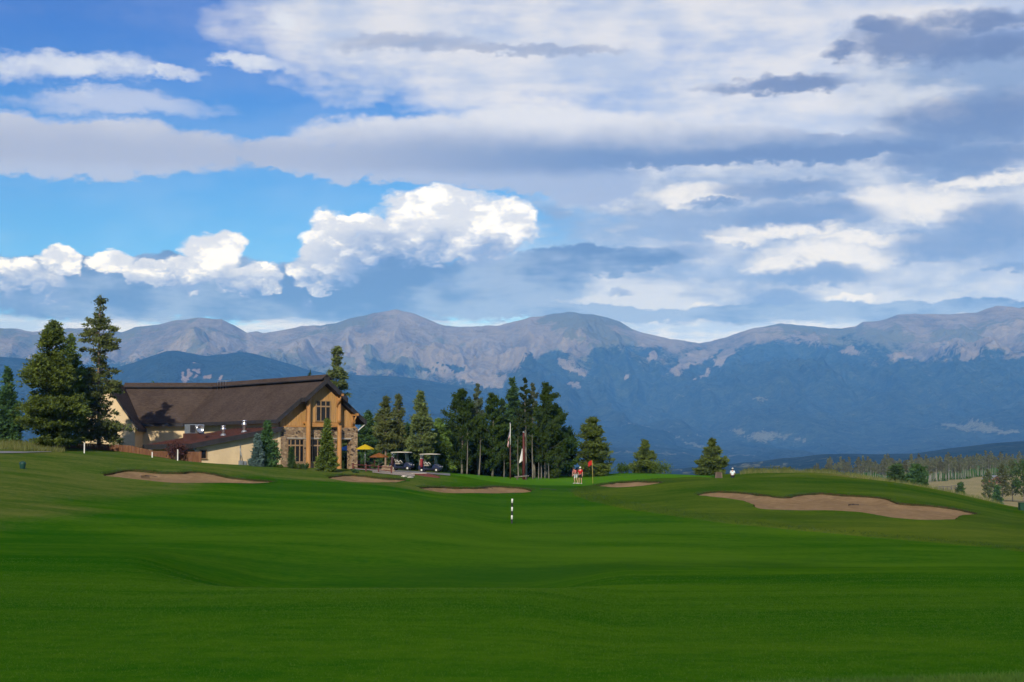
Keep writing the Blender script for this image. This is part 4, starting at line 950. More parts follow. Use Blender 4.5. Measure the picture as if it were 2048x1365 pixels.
def aspen(seed, h, r, start=.3, n=2600, leaf=.20, shape=.75, limbs=26):
    rng = np.random.default_rng(seed); tk = MB(); bend = rng.normal(size=2) * .015 * h
    ax = lambda z: np.array([bend[0] * math.sin(z / h * 2.6), bend[1] * math.sin(z / h * 3), z])
    m = 9; tr = .009 * h + .04
    tk.tube([ax(h * .97 * k / m) - (np.array([0, 0, .5]) if k == 0 else 0) for k in range(m + 1)], [tr * (1 - .9 * k / m) + (.04 if k == 0 else 0) for k in range(m + 1)], 7)
    C, T = [], []
    for i in range(limbs):
        f = (i + rng.random()) / limbs; z = h * (start + (1 - start) * f * .95); a = i * 2.4 + rng.normal() * .4
        L = r * (math.sin(math.pi * min(1, (.22 + .78 * f)) ** shape) * .95 + .12) * rng.uniform(.6, 1.15); u = np.array([math.cos(a), math.sin(a), 0]); b0 = ax(z); up = L * rng.uniform(.35, .8)
        tk.tube([b0, b0 + u * L * .55 + np.array([0, 0, up * .45]), b0 + u * L * .95 + np.array([0, 0, up])], [.018 + .006 * L, .014, .005], 3, cap=False)
        q = max(8, int(n / limbs * (.5 + L / r))); t = rng.beta(2, 1.3, q)
        ncl = 5; cl = rng.normal(size=(ncl, 3)) * L * .22; ci = rng.integers(0, ncl, q)
        c = b0 + u * (L * t)[:, None] + np.array([0, 0, 1]) * (up * t)[:, None] + cl[ci] + rng.normal(size=(q, 3)) * .11 * r * .6
        C.append(c); T.append(np.repeat(np.clip(rng.random(ncl)[ci] * .6 + rng.random(q) * .5, 0, 1), 3))
    c = np.vstack(C); d = rng.normal(size=c.shape); d /= np.linalg.norm(d, axis=1, keepdims=True)
    return tk, _tri_cloud(c, d, leaf * rng.uniform(.6, 1.3, len(c)), .42, rng), np.concatenate(T)
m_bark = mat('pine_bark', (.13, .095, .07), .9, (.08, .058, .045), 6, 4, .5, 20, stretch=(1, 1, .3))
m_bark2 = mat('pale_pine_bark', (.26, .20, .145), .9, (.17, .13, .10), 6, 4, .5, 20, stretch=(1, 1, .3))  # lighter brown bark for the pale-stemmed pines
m_aspb = mat('aspen_bark', (.19, .178, .146), .8, (.13, .12, .097), 5, 4, .2, 20, stretch=(1, 1, .5), var2=(.09, .08, .07), scale2=2.6)
L_pine = leaf_mat('pine_needles', (0.022, 0.054, 0.013), (0.174, 0.258, 0.045))  # needle colours: light end raised to paint sunlit parts into the crowns
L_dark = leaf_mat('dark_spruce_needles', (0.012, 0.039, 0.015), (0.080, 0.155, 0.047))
L_blue = leaf_mat('blue_spruce_needles', (0.042, 0.084, 0.074), (0.126, 0.198, 0.180))
L_lodge = leaf_mat('lodgepole_needles', (0.025, 0.051, 0.019), (0.191, 0.240, 0.071))
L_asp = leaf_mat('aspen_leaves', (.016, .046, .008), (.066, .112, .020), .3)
L_far = leaf_mat('far_aspen_leaves', (.085, .105, .050), (.180, .185, .095), .3)
L_bush = leaf_mat('bush_leaves', (.022, .050, .008), (.085, .125, .020), .3)
TM = {}
def tree(name, cat, label, px, r, gen, leaf, bark, rz_=0.0, group=None, key=None, scale=1.0, z=None):
    p = gpos(px, r)
    if z is not None: p.z = z
    t = empty(name, p, rz_, label, cat, group); t.scale = (scale,) * 3
    if key is None or key not in TM:
        tk, V, T = gen()
        me = np_mesh('crown', V, np.arange(len(V)).reshape(-1, 3), [leaf]); attr(me, 'tint', T)
        mt_ = tk.mesh('trunk', bark)
        if key: TM[key] = (mt_, me)
    else: mt_, me = TM[key]
    mesh_obj('trunk', mt_, t); mesh_obj('crown', me, t)
    return t
def hof(px, r, top):                    # height so that a tree at (px, r) reaches image row top
    p = gpos(px, r); return (ZC + p.y * float(vslope(top))) - p.z
def con(label, px, r, top, wpx, leaf, bark=None, seed=0, name='pine_tree', **k):
    h = hof(px, r, top); rad = wpx / 2 / FPX * r
    return tree(name, 'tree', label, px, r, lambda: conifer(seed, h, rad, **k), leaf, bark or m_bark)
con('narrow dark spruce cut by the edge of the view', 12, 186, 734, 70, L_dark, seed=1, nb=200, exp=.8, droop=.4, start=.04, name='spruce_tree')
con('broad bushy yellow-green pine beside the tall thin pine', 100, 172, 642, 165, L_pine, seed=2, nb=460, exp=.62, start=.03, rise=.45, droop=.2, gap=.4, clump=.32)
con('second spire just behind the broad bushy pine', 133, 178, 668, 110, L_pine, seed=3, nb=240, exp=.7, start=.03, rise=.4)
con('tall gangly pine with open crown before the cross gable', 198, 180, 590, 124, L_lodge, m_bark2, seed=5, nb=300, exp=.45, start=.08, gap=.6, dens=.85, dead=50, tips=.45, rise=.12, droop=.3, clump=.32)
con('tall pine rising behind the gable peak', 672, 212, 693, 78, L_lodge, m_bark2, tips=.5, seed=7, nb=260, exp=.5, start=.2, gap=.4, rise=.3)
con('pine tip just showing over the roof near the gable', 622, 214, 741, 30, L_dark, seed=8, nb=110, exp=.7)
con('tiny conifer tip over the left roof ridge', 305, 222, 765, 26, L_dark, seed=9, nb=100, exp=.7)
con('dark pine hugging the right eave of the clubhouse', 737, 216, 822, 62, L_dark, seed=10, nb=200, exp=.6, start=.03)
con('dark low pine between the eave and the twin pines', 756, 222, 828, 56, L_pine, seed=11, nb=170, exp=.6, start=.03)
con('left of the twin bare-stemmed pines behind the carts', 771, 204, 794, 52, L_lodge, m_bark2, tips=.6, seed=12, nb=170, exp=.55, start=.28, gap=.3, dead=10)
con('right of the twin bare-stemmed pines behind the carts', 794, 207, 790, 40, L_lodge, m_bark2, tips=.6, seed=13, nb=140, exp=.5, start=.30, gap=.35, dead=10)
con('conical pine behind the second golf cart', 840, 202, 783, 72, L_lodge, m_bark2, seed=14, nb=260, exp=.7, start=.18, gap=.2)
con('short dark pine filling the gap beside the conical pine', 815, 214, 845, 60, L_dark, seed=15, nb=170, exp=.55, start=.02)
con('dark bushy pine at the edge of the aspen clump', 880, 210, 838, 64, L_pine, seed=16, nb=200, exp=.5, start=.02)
def asp(label, px, r, top, wpx, seed, leaf=None, **k):
    h = hof(px, r, top); rad = wpx / 2 / FPX * r
    k['n'] = int(k['n'] * 1.7)
    return tree('aspen_tree', 'tree', label, px, r, lambda: aspen(seed, h, rad * 1.12, **k), leaf or L_asp, m_aspb)
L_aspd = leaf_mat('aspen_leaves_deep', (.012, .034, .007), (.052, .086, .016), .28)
L_aspg = leaf_mat('aspen_leaves_grey', (.045, .070, .040), (.120, .150, .090), .3)
asp('broad leafy aspen at the left of the tall clump', 924, 203, 774, 74, 21, n=9000, start=.08, shape=.8)
asp('thin grey-leaved aspen rising above the clump', 958, 206, 759, 30, 22, L_aspg, n=2400, start=.25)
asp('mid-height leafy aspen left of the striped flag', 985, 204, 782, 54, 23, n=6500, start=.08, shape=.8)
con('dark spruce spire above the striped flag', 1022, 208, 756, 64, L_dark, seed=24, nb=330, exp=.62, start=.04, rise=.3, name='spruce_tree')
asp('tallest thin aspen behind the white flag', 1049, 206, 748, 36, 25, L_aspd, n=4200, start=.1)
asp('slim aspen right of the tallest one', 1070, 208, 760, 38, 26, L_aspg, n=2600, start=.2)
asp('full leafy aspen right of the white flag', 1092, 205, 763, 62, 27, n=8000, start=.1, shape=.8)
asp('rounded leafy aspen closing the clump on its right', 1116, 207, 806, 62, 28, n=6500, start=.06)
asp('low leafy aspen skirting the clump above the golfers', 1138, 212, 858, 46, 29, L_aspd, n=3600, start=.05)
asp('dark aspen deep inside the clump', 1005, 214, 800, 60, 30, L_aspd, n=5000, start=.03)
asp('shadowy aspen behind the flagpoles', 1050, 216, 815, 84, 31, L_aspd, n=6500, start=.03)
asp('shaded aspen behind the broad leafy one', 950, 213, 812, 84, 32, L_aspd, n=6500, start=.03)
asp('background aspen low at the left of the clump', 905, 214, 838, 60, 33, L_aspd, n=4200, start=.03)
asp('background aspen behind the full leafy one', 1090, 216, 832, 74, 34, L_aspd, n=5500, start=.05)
for i, (px, r, lean) in enumerate(((1037, 201, -.02), (1053, 199.5, .005), (1066, 200, 0), (1077, 201, 0), (1083, 202, .02), (1098, 202, 0), (1008, 202, .01), (1090, 203, -.02), (958, 202, 0), (934, 200, .01))):
    hh = (5.4, 7.4, 6.2, 2.6, 3.2, 2.4, 2.8, 2.6, 5.2, 5.0)[i]
    def gen(i=i, hh=hh): return aspen(60 + i, hh, .55, n=260, start=.72, limbs=8)
    t = tree('aspen_sapling', 'tree', 'slender bare white aspen stem in the clump', px, r, gen, L_aspd, m_aspb, group='white aspen stems in the clump')
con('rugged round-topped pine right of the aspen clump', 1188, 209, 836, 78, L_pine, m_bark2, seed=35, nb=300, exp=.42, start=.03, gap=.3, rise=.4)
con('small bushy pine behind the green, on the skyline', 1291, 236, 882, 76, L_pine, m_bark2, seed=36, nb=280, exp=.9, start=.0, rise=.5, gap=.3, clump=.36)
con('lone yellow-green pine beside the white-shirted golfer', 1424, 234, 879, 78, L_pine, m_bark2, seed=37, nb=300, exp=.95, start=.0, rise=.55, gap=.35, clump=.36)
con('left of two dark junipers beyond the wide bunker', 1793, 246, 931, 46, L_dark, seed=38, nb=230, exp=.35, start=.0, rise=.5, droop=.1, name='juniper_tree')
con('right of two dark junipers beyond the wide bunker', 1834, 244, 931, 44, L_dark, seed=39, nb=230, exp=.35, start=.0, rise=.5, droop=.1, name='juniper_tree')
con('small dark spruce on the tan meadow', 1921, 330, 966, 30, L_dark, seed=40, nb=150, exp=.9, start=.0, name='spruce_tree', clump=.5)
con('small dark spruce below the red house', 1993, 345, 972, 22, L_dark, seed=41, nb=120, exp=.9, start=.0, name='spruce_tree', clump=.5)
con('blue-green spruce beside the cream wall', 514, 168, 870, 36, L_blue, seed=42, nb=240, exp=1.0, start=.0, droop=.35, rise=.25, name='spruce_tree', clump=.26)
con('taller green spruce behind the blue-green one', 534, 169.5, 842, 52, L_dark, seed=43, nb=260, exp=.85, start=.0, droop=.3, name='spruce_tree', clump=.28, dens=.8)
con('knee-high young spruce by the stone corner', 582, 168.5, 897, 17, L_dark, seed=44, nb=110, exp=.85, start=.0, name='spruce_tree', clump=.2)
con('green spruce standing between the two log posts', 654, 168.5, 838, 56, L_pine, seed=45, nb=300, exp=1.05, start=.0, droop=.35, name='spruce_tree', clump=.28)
def bush(label, px, r, hpx, wpx, seed, leaf=None, name='bush', group=None, n=900):
    k = r / FPX; h, w = hpx * k, wpx * k / 2
    def gen():
        rng = np.random.default_rng(seed); tk = MB(); C_ = []
        for i in range(9):
            a = rng.uniform(0, 6.28); q = rng.uniform(.2, .85); e = np.array([math.cos(a) * w * q, math.sin(a) * w * q, h * rng.uniform(.45, .85)])
            tk.tube([(0, 0, -.2), e * .5, e], [.03, .02, .008], 3, cap=False); C_.append(e + rng.normal(size=(n // 9, 3)) * np.array([w * .28, w * .28, h * .22]))
        c = np.vstack(C_); c[:, 2] = np.abs(c[:, 2]); d = rng.normal(size=c.shape) + np.array([0, 0, .4]); d /= np.linalg.norm(d, axis=1, keepdims=True)
        return tk, _tri_cloud(c, d, .16 * rng.uniform(.6, 1.4, len(c)) * max(1, r / 200), .36, rng), np.repeat(rng.random(len(c)), 3)
    return tree(name, 'bush', label, px, r, gen, leaf or L_bush, m_bark, group=group)
bush('low bush to the right of the small skyline pine', 1325, 234, 24, 34, 1, L_pine)
bush('yellow-green scrub left of the small skyline pine', 1243, 232, 18, 30, 2)
bush('light green bush between the clump and the golfers', 1110, 203, 16, 26, 3)
bush('pale scrubby bush in the gap behind the golfers', 1128, 216, 22, 18, 4)
bush('round light green shrub left of the log post', 594, 168.2, 8, 12, 5, n=400)
bush('round dark shrub against the left log post', 609, 168.4, 9, 15, 6, L_dark, n=400)
bush('tiny clipped shrub under the cream wall window', 560, 168.2, 5, 10, 7, n=300)
bush('dark low shrub at the foot of the stone pier', 712, 170, 6, 14, 8, L_dark, n=300)
L_red = leaf_mat('dead_red_twigs', (.035, .014, .016), (.085, .035, .032), .1)
bush('tangled dark red shrub in front of the plank fence', 350, 172, 26, 46, 9, L_red, n=1300)
for i, (px, r, hp, wp) in enumerate(((1512, 224, 10, 60), (1560, 226, 12, 70), (1640, 224, 10, 60), (1690, 226, 9, 50), (1735, 230, 9, 50))):
    bush('clump of grass and scrub on the ridge behind the wide bunker', px, r, hp, wp, 20 + i, leaf_mat('ridge_scrub', (.05, .085, .015), (.15, .16, .045), .3), 'ridge_scrub', 'scrub along the ridge', 700)
bush('dark scrub under the two junipers', 1850, 240, 14, 40, 31, L_dark, n=700)

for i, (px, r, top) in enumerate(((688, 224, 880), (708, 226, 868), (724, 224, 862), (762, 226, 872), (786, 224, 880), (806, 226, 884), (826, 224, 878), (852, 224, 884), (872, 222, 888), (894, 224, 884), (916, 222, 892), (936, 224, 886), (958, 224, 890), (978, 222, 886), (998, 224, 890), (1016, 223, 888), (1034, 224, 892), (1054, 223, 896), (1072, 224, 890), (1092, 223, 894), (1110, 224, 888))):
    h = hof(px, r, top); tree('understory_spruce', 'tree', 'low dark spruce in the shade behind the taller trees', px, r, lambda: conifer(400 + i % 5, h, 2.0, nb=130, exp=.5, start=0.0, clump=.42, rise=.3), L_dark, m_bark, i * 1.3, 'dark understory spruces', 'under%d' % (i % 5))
m_farb = mat('far_aspen_bark', (.27, .26, .22), .9, (.20, .19, .16), 3)
# far aspen stand on the hillside: a few shapes shared by many trees
rng = np.random.default_rng(12)
n_st = 0
spots = []
for k in range(4000):
    px = rng.uniform(1600, 2075); r = rng.uniform(700, 1180)
    lo = np.interp(px, [1600, 1700, 1850, 1960, 2075], [930, 880, 760, 860, 900])
    if r < lo: continue
    spots.append((px, r))
spots = sorted(spots, key=lambda s: s[1])
pick = []
for s in spots:
    if all(abs(s[0] - q[0]) > 2.0 or abs(s[1] - q[1]) > 40 for q in pick[-60:]): pick.append(s)
pick = sorted(pick, key=lambda s: s[1])[:230]
for i, (px, r) in enumerate(pick):
    k = i % 6
    tree('aspen_tree', 'tree', 'pale-stemmed aspen in the far stand on the tan hillside', px, r, lambda k=k: aspen(200 + k, 8.6 + .5 * (k % 3), 1.15, n=260, leaf=.55, start=.42, limbs=12), L_far, m_farb, rng.uniform(0, 6.28), 'aspens in the far hillside stand', 'farasp%d' % k, rng.uniform(.62, 1.3))
L_mid = leaf_mat('hillside_leaves', (.05, .075, .025), (.13, .15, .055), .3)
for i, (px, r, top, wd, lb, seed) in enumerate(((1975, 385, 938, 26, 'thin tree with a pale stem left of the red house', 301), (2004, 400, 926, 34, 'green tree beside the red house', 302), (2024, 405, 918, 40, 'leafy tree near the edge, right of the red house', 303), (2046, 398, 922, 44, 'dark leafy tree cut by the edge of the view', 304), (2066, 402, 915, 40, 'leafy tree just inside the margin of the view', 305))):
    h = hof(px, r, top); tree('hillside_tree', 'tree', lb, px, r, lambda: aspen(seed, h, wd / 2 / FPX * r, n=1500, leaf=.32, start=.12), L_mid if i != 3 else L_asp, m_aspb)

# ------------------------------------------------------------------ fences, path, terrace, small things on the course
def strip(name, label, left, right, m, lift=.03, nsub=6):
    """paved sheet between two lists of (px, r), laid on the ground"""
    L, R = spline(polar(left), False, 10), spline(polar(right), False, 10); n = len(L); v = []
    for k in range(nsub + 1):
        q = L + (R - L) * k / nsub; v.append(np.c_[q, H(q[:, 0], q[:, 1]) + lift])
    v = np.vstack(v); i = (np.arange(nsub)[:, None] * n + np.arange(n - 1)[None]).ravel()
    o = mesh_obj(name, np_mesh(name, v, np.c_[i, i + 1, i + n + 1, i + n], [m], None, True)); tag(o, label, kind='structure'); return o
m_path = mat('grey_path', (.20, .20, .21), .9, (.16, .16, .17), .8, 4, .3, 20)
m_gravel = mat('pale_gravel', (.30, .25, .20), .95, (.20, .165, .13), 2.5, 5, .6, 14, var2=(.45, .41, .36), scale2=6)
def rowr(px, row): g = ghit(px, row); return (px, float(np.hypot(*g)))
pr0 = [rowr(c, q) for c, q in ((-120, 909), (-40, 908.5), (20, 907.5), (60, 906.5), (105, 905))]
strip('cart_path', 'grey cart path below the tall grass at the left', pr0, [(c, q + 2.4 - max(0, c) * .014) for c, q in pr0], m_path, .05)
strip('terrace', 'pale concrete terrace beside the stone pier', [(700, 176.5), (740, 176), (772, 176)], [(700, 190), (740, 190), (772, 188)], m_concrete, .08)
strip('gravel_slope', 'pale gravel slope below the golf carts', [(745, 172.5), (790, 172), (832, 173)], [(745, 176.5), (790, 178), (832, 178.5)], m_gravel, .05)
strip('cart_pad', 'grey pavement under the golf carts', [(772, 179), (830, 179), (905, 180)], [(772, 189), (830, 189), (905, 188)], m_path, .05)

m_plank = mat('fence_plank', (.155, .070, .036), .8, (.105, .046, .024), 3, 4, .4, 18, stretch=(3, 3, .4), var2=(.20, .10, .05), scale2=1.2)
fence = empty('plank_fence', gpos(275, 176), 0, 'brown wooden plank fence running below the cream wing', 'fence')
path = np.array([polar([p])[0] for p in ((140, 179.5), (200, 178.5), (262, 176.5), (305, 174.5), (350, 172.8), (403, 171))]); trow = [886, 888, 892, 902, 903.5, 904]
seg = np.r_[0, np.cumsum(np.hypot(*np.diff(path, axis=0).T))]; np_l = int(seg[-1] / .21); rp = random.Random(3)
fl = fence.location
for k in range(np_l):
    s = (k + .5) * seg[-1] / np_l; x, y = np.interp(s, seg, path[:, 0]), np.interp(s, seg, path[:, 1]); row = np.interp(s, seg, trow)
    x2, y2 = np.interp(s + .05, seg, path[:, 0]), np.interp(s + .05, seg, path[:, 1]); a = math.atan2(y2 - y, x2 - x)
    zt = ZC + y * float(vslope(row)) + rp.uniform(-.025, .025); zb = min(float(H(x, y)) - .3, zt - .9)
    M = Matrix.Translation((x - fl.x, y - fl.y, -fl.z)) @ Matrix.Rotation(a, 4, 'Z')
    MB().box(-.098, .098, -.012 + rp.uniform(-.008, .008), .014, zb, zt, 0, M).build('plank', m_plank, fence)
for k in range(0, np_l, 11):
    s = k * seg[-1] / np_l; x, y = np.interp(s, seg, path[:, 0]), np.interp(s, seg, path[:, 1]); zt = ZC + y * float(vslope(np.interp(s, seg, trow)))
    MB().box(x - fl.x - .05, x - fl.x + .05, y - fl.y + .04, y - fl.y + .14, zt - 1.6 - fl.z, zt - .08 - fl.z).build('post', m_plank, fence)

def stake(label, px, r, h):
    p = gpos(px, r); o = empty('white_stake', p, .3, label, 'stake', 'white boundary stakes')
    MB().box(-.045, .045, -.045, .045, -.2, h).build('post', m_white, o); MB().lathe([(.064, 0), (.02, .08), (.001, .09)], 4, 0, (0, 0, h)).build('tip', m_white, o)
stake('tall white stake in the grass before the tall gangly pine', 168, 168, .88)
stake('white stake standing before the dark red shrub', 355, 166.5, .95)
stake('short white stake where the plank fence bends', 304, 169, .45)

# striped distance marker
mk = empty('distance_marker', gpos(1023.5, 120), 0, 'thin black and white banded distance pole on the fairway', 'marker pole')
m_bw = [mat('pole_white', (.75, .76, .72), .5, (.66, .67, .62), 6), mat('pole_black', (.012, .013, .012), .5, (.02, .02, .02), 6)]
hb = (hof(1024, 120, 998)) / 6
for k in range(6):
    z0, z1 = k * hb, (k + 1) * hb; f = lambda z: (.02 * z, 0, z)
    MB().tube([f(z0 - (.3 if k == 0 else 0)), f(z1)], .060, 10).build('band', m_bw[(k + 1) % 2], mk)

# pin flag
m_red = mat('red_cloth', (.42, .015, .010), .8, (.30, .010, .008), 5, 3)
def cloth(pts_fn, nu, nv, m, name, parent, th=.008):
    v = [pts_fn(i / nu, j / nv) for i in range(nu + 1) for j in range(nv + 1)]; w = nv + 1
    f = [(i * w + j, i * w + j + 1, (i + 1) * w + j + 1, (i + 1) * w + j) for i in range(nu) for j in range(nv)]
    me = np_mesh(name, v, f, m if isinstance(m, list) else [m], None, True); o = mesh_obj(name, me, parent)
    s = o.modifiers.new('solid', 'SOLIDIFY'); s.thickness = th; return o
pf = empty('pin_flag', gpos(1185.5, 188.5), 0, 'yellow flagstick with small red flag on the green', 'flag')
hp = hof(1184, 188.5, 921)
MB().tube([(0, 0, -.2), (-.02, 0, hp * .5), (-.07, 0, hp)], [.022, .02, .016], 6).build('flagstick', mat('yellow_stick', (.60, .50, .14), .5, (.5, .4, .1), 5), pf)
cloth(lambda u, v: (-.07 - .44 * u * (1 - .1 * v), .06 * math.sin(u * 5 + v * 2), hp - .02 - v * .5 - .2 * u + .04 * math.sin(u * 4)), 10, 8, m_red, 'flag', pf)

def flag_mat():
    m = bpy.data.materials.new('striped_flag_cloth'); m.use_nodes = True; t = m.node_tree; E.tree = t
    b = t.nodes['Principled BSDF']; b.inputs['Roughness'].default_value = .8
    a = t.nodes.new('ShaderNodeAttribute'); a.attribute_name = 'uvw'; s = t.nodes.new('ShaderNodeSeparateXYZ'); t.links.new(a.outputs['Color'], s.inputs[0])
    u, v = E(s.outputs[0]), E(s.outputs[1])
    st_ = E.m('MODULO', E.m('FLOOR', v * 13), 2.0)
    c = mixc(st_, (.42, .02, .03), (.72, .70, .68))
    cn = E.m('MULTIPLY', E.m('LESS_THAN', u, .4), E.m('LESS_THAN', v, 7 / 13))
    star = E.m('LESS_THAN', vop('DOT_PRODUCT', vop('SUBTRACT', vop('FRACTION', comb(u * 15, v * 9.3, 0)), (.5, .5, 0)), vop('SUBTRACT', vop('FRACTION', comb(u * 15, v * 9.3, 0)), (.5, .5, 0))), .06)
    c = mixc(cn, c, mixc(star, (.015, .02, .11), (.7, .7, .7)))
    t.links.new(c.s, b.inputs['Base Color']); return m
m_pole = mat('brown_pole', (.13, .060, .040), .6, (.09, .04, .03), 5, stretch=(1, 1, .2))
fp = empty('flagpole', gpos(1020.5, 197), 0, 'slim pole with a limp red, white and blue striped flag', 'flagpole')
h1 = hof(1020, 197, 848)
MB().tube([(0, 0, -.3), (0, 0, h1 * .62)], [.065, .05], 8).build('lower_pole', m_pole, fp); MB().tube([(0, 0, h1 * .62), (0, 0, h1)], [.05, .03], 8).build('upper_pole', m_white, fp)
MB().lathe([(.001, -.07), (.05, -.05), (.07, 0), (.05, .05), (.001, .07)], 10, 0, (0, 0, h1 + .06)).build('finial', m_bright, fp)
NU, NV = 26, 14
def limp(u, v):                     # hanging folds
    top_z = h1 - .85 - 1.15 * v * .55; drop = 1.15 * u
    return (-.04 - .40 * math.sin(u * 2.6) * (.5 + .5 * v) * .7 - .05 * math.sin(9 * u), .10 * math.sin(u * 11 + v * 2.5), top_z - drop)
fo = cloth(limp, NU, NV, flag_mat(), 'flag', fp)
fo.data.attributes.new('uvw', 'FLOAT_COLOR', 'POINT').data.foreach_set('color', np.array([(i / NU, j / NV, 0, 1) for i in range(NU + 1) for j in range(NV + 1)], np.float32).ravel())
rp_ = empty('flagpole', gpos(1047.5, 196.5), 0, 'thick dark red pole with a drooping white flag', 'flagpole')
m_dred = mat('dark_red_log', (.105, .024, .020), .65, (.075, .018, .016), 4, 4, .2, 16, stretch=(2, 2, .3)); h2 = hof(1047, 196.5, 866)
MB().tube([(0, 0, -.3), (.0, 0, h2 * .5), (-.02, 0, h2)], [.17, .15, .11], 10).build('pole', m_dred, rp_)
MB().lathe([(.001, 0), (.13, .02), (.13, .1), (.001, .16)], 10, 0, (-.02, 0, h2)).build('cap', m_metal, rp_)
cloth(lambda u, v: (-.13 - .40 * u * (.15 + .85 * v), .07 * math.sin(u * 7 + v), h2 * .66 - v * 1.35 - .25 * u * v), 8, 12, mat('white_cloth', (.78, .78, .76), .8, (.7, .7, .68), 4), 'flag', rp_)
bn_ = empty('log_bench', gpos(1043.5, 195.5), -.12, 'pale log bench at the foot of the white-flag pole', 'bench')
MB().tube([(-.78, 0, .30), (.78, 0, .42)], [.085, .075], 10).build('seat', m_aspb, bn_)
for x in (-.5, .45): MB().tube([(x, 0, -.2), (x, 0, .30 + .05 * x)], .08, 8).build('leg', m_bark, bn_)

# rakes
m_rake = mat('dark_rake', (.018, .014, .012), .7, (.03, .022, .018), 6)
def rake(label, px, py, ang, z=0.0, L=1.5):
    g = ghit(px, py); o = empty('bunker_rake', (g[0], g[1], float(H(*g)) + z), ang, label, 'rake', 'bunker rakes')
    MB().tube([(0, 0, .14), (0, -L * .6, .10), (0, -L, .02)], .022, 6).build('handle', m_rake, o)
    MB().box(-.42, .42, -.04, .04, .07, .12).build('head', m_rake, o)
    for k in range(9): MB().box(-.4 + k * .1 - .012, -.4 + k * .1 + .012, -.06, -.03, -.06, .06).build('tine', m_rake, o)
rake('rake lying in the long bunker below the clubhouse', 290, 948.5, .9, -.25)
rake('rake with its bar up in the wide bunker', 1707, 1004.5, -.45, -.28)
rake('rake leaning on the lip of the middle bunker', 968, 976, .6, -.05)
rake('rake left on the grass beside the middle bunker', 1081, 981, 1.5, .02)

# bins
gb = ghit(45, 938); bn2 = empty('litter_bin', (gb[0], gb[1], float(H(*gb))), 0, 'small round dark teal bin on the left bank', 'bin')
m_teal = mat('teal_plastic', (.012, .055, .042), .5, (.009, .042, .034), 4)
MB().lathe([(.001, -.05), (.17, -.05), (.19, .0), (.24, .34), (.25, .40), (.235, .42)], 18).build('body', m_teal, bn2); MB().lathe([(.26, .405), (.25, .46), (.16, .54), (.001, .57)], 18).build('lid', m_teal, bn2)
p = gpos(1436, 178); wb2 = empty('waste_bin', p, .2, 'weathered grey-brown wooden bin left of the white-shirted golfer', 'bin')
m_wood = mat('weathered_wood', (.115, .085, .072), .9, (.085, .062, .055), 6, 4, .4, 20, stretch=(3, 3, .3)); m_post = mat('pale_post', (.24, .20, .14), .85, (.19, .15, .1), 5)
for k in range(7): MB().box(-.28 + k * .08, -.28 + k * .08 + .072, -.26, -.235, .0, .66).build('slat', m_wood, wb2)
MB().box(-.27, .27, -.22, .24, -.1, .64).build('liner', m_trim, wb2); MB().box(-.31, .31, -.29, .29, .662, .71).build('lid', m_wood, wb2)
for sx in (-1, 1): MB().prism([(sx * .30, -.27, -.15), (sx * .38, -.27, -.15), (sx * .32, -.27, .66), (sx * .27, -.27, .66)], (0, .06, 0)).build('post', m_post, wb2)
p = gpos(2043, 172); gb2 = empty('green_box', p, .1, 'dark green box at the edge of the view beyond the wide bunker', 'box')
m_gb = mat('green_box_paint', (.010, .050, .022), .5, (.008, .04, .018), 3)
MB().box(-.3, .3, -.25, .25, -.2, .78).build('body', m_gb, gb2, .02); MB().box(-.33, .33, -.28, .28, .782, .84).build('lid', m_gb, gb2, .02)

# rail fence, steps, boulders by the carts
rf = empty('rail_fence', gpos(745, 174.5), 0, 'low dark red rail fence below the terrace', 'fence'); o0 = rf.location
fp_ = [gpos(c, 174.5 - .002 * (c - 700)) - o0 for c in (706, 732, 757, 783)]
for a in fp_: MB().box(a.x - .07, a.x + .07, a.y - .07, a.y + .07, a.z - .3, a.z + .72).build('post', m_dred, rf)
for a, b in zip(fp_, fp_[1:]):
    for z in (.25, .58): MB().tube([a + Vector((0, -.02, z)), b + Vector((0, -.02, z))], .045, 6).build('rail', m_dred, rf)
sp0 = gpos(838, 176.5); sto = empty('timber_steps', sp0, -.15, 'dark red timber steps descending from the golf carts', 'steps')
MB().box(-.85, .75, .1, .75, .10, .18).build('landing', m_concrete, sto)
for k in range(5):
    x0, x1, y0 = -.55 + k * .33, 1.15 + k * .30, -.28 - k * .34; zz = float(H(sp0.x + (x0 + x1) / 2, sp0.y + y0)) - sp0.z
    MB().box(x0, x1, y0, y0 + .32, zz - .15, zz + .16 - .01 * k).build('step', m_dred, sto)
m_rock = mat('tan_boulder', (.30, .22, .14), .9, (.22, .16, .11), 2, 5, .6, 9); m_rockw = mat('pale_rock', (.55, .52, .46), .9, (.42, .39, .34), 3, 5, .5, 9)
def boulder(label, px, r, s, seed, m, group=None, dz=0.0):
    bm = bmesh.new(); bmesh.ops.create_icosphere(bm, subdivisions=2, radius=1); rg = random.Random(seed)
    for v in bm.verts: v.co *= rg.uniform(.8, 1.12)
    me = bpy.data.meshes.new('boulder'); bm.to_mesh(me); bm.free(); me.materials.append(m)
    o = mesh_obj('boulder', me); o.location = gpos(px, r) + Vector((0, 0, s[2] * .45 + dz)); o.scale = s; o.rotation_euler = (0, 0, seed); tag(o, label, 'boulder', group)
for i, (px, r, dz) in enumerate(((766, 177.6, 0), (772, 177.8, .0), (778, 177.6, 0), (784, 177.8, 0), (769, 178.2, .3), (776, 178.2, .3), (781, 178.4, .28))):
    boulder('tan boulder stacked at the end of the rail fence', px, r, (.30, .26, .22), i, m_rock, 'boulders by the rail fence', dz)
boulder('left of two pale rocks below the gravel slope', 808, 171, (.34, .3, .12), 21, m_rockw); boulder('right of two pale rocks below the gravel slope', 821, 170.6, (.30, .28, .11), 22, m_rockw)

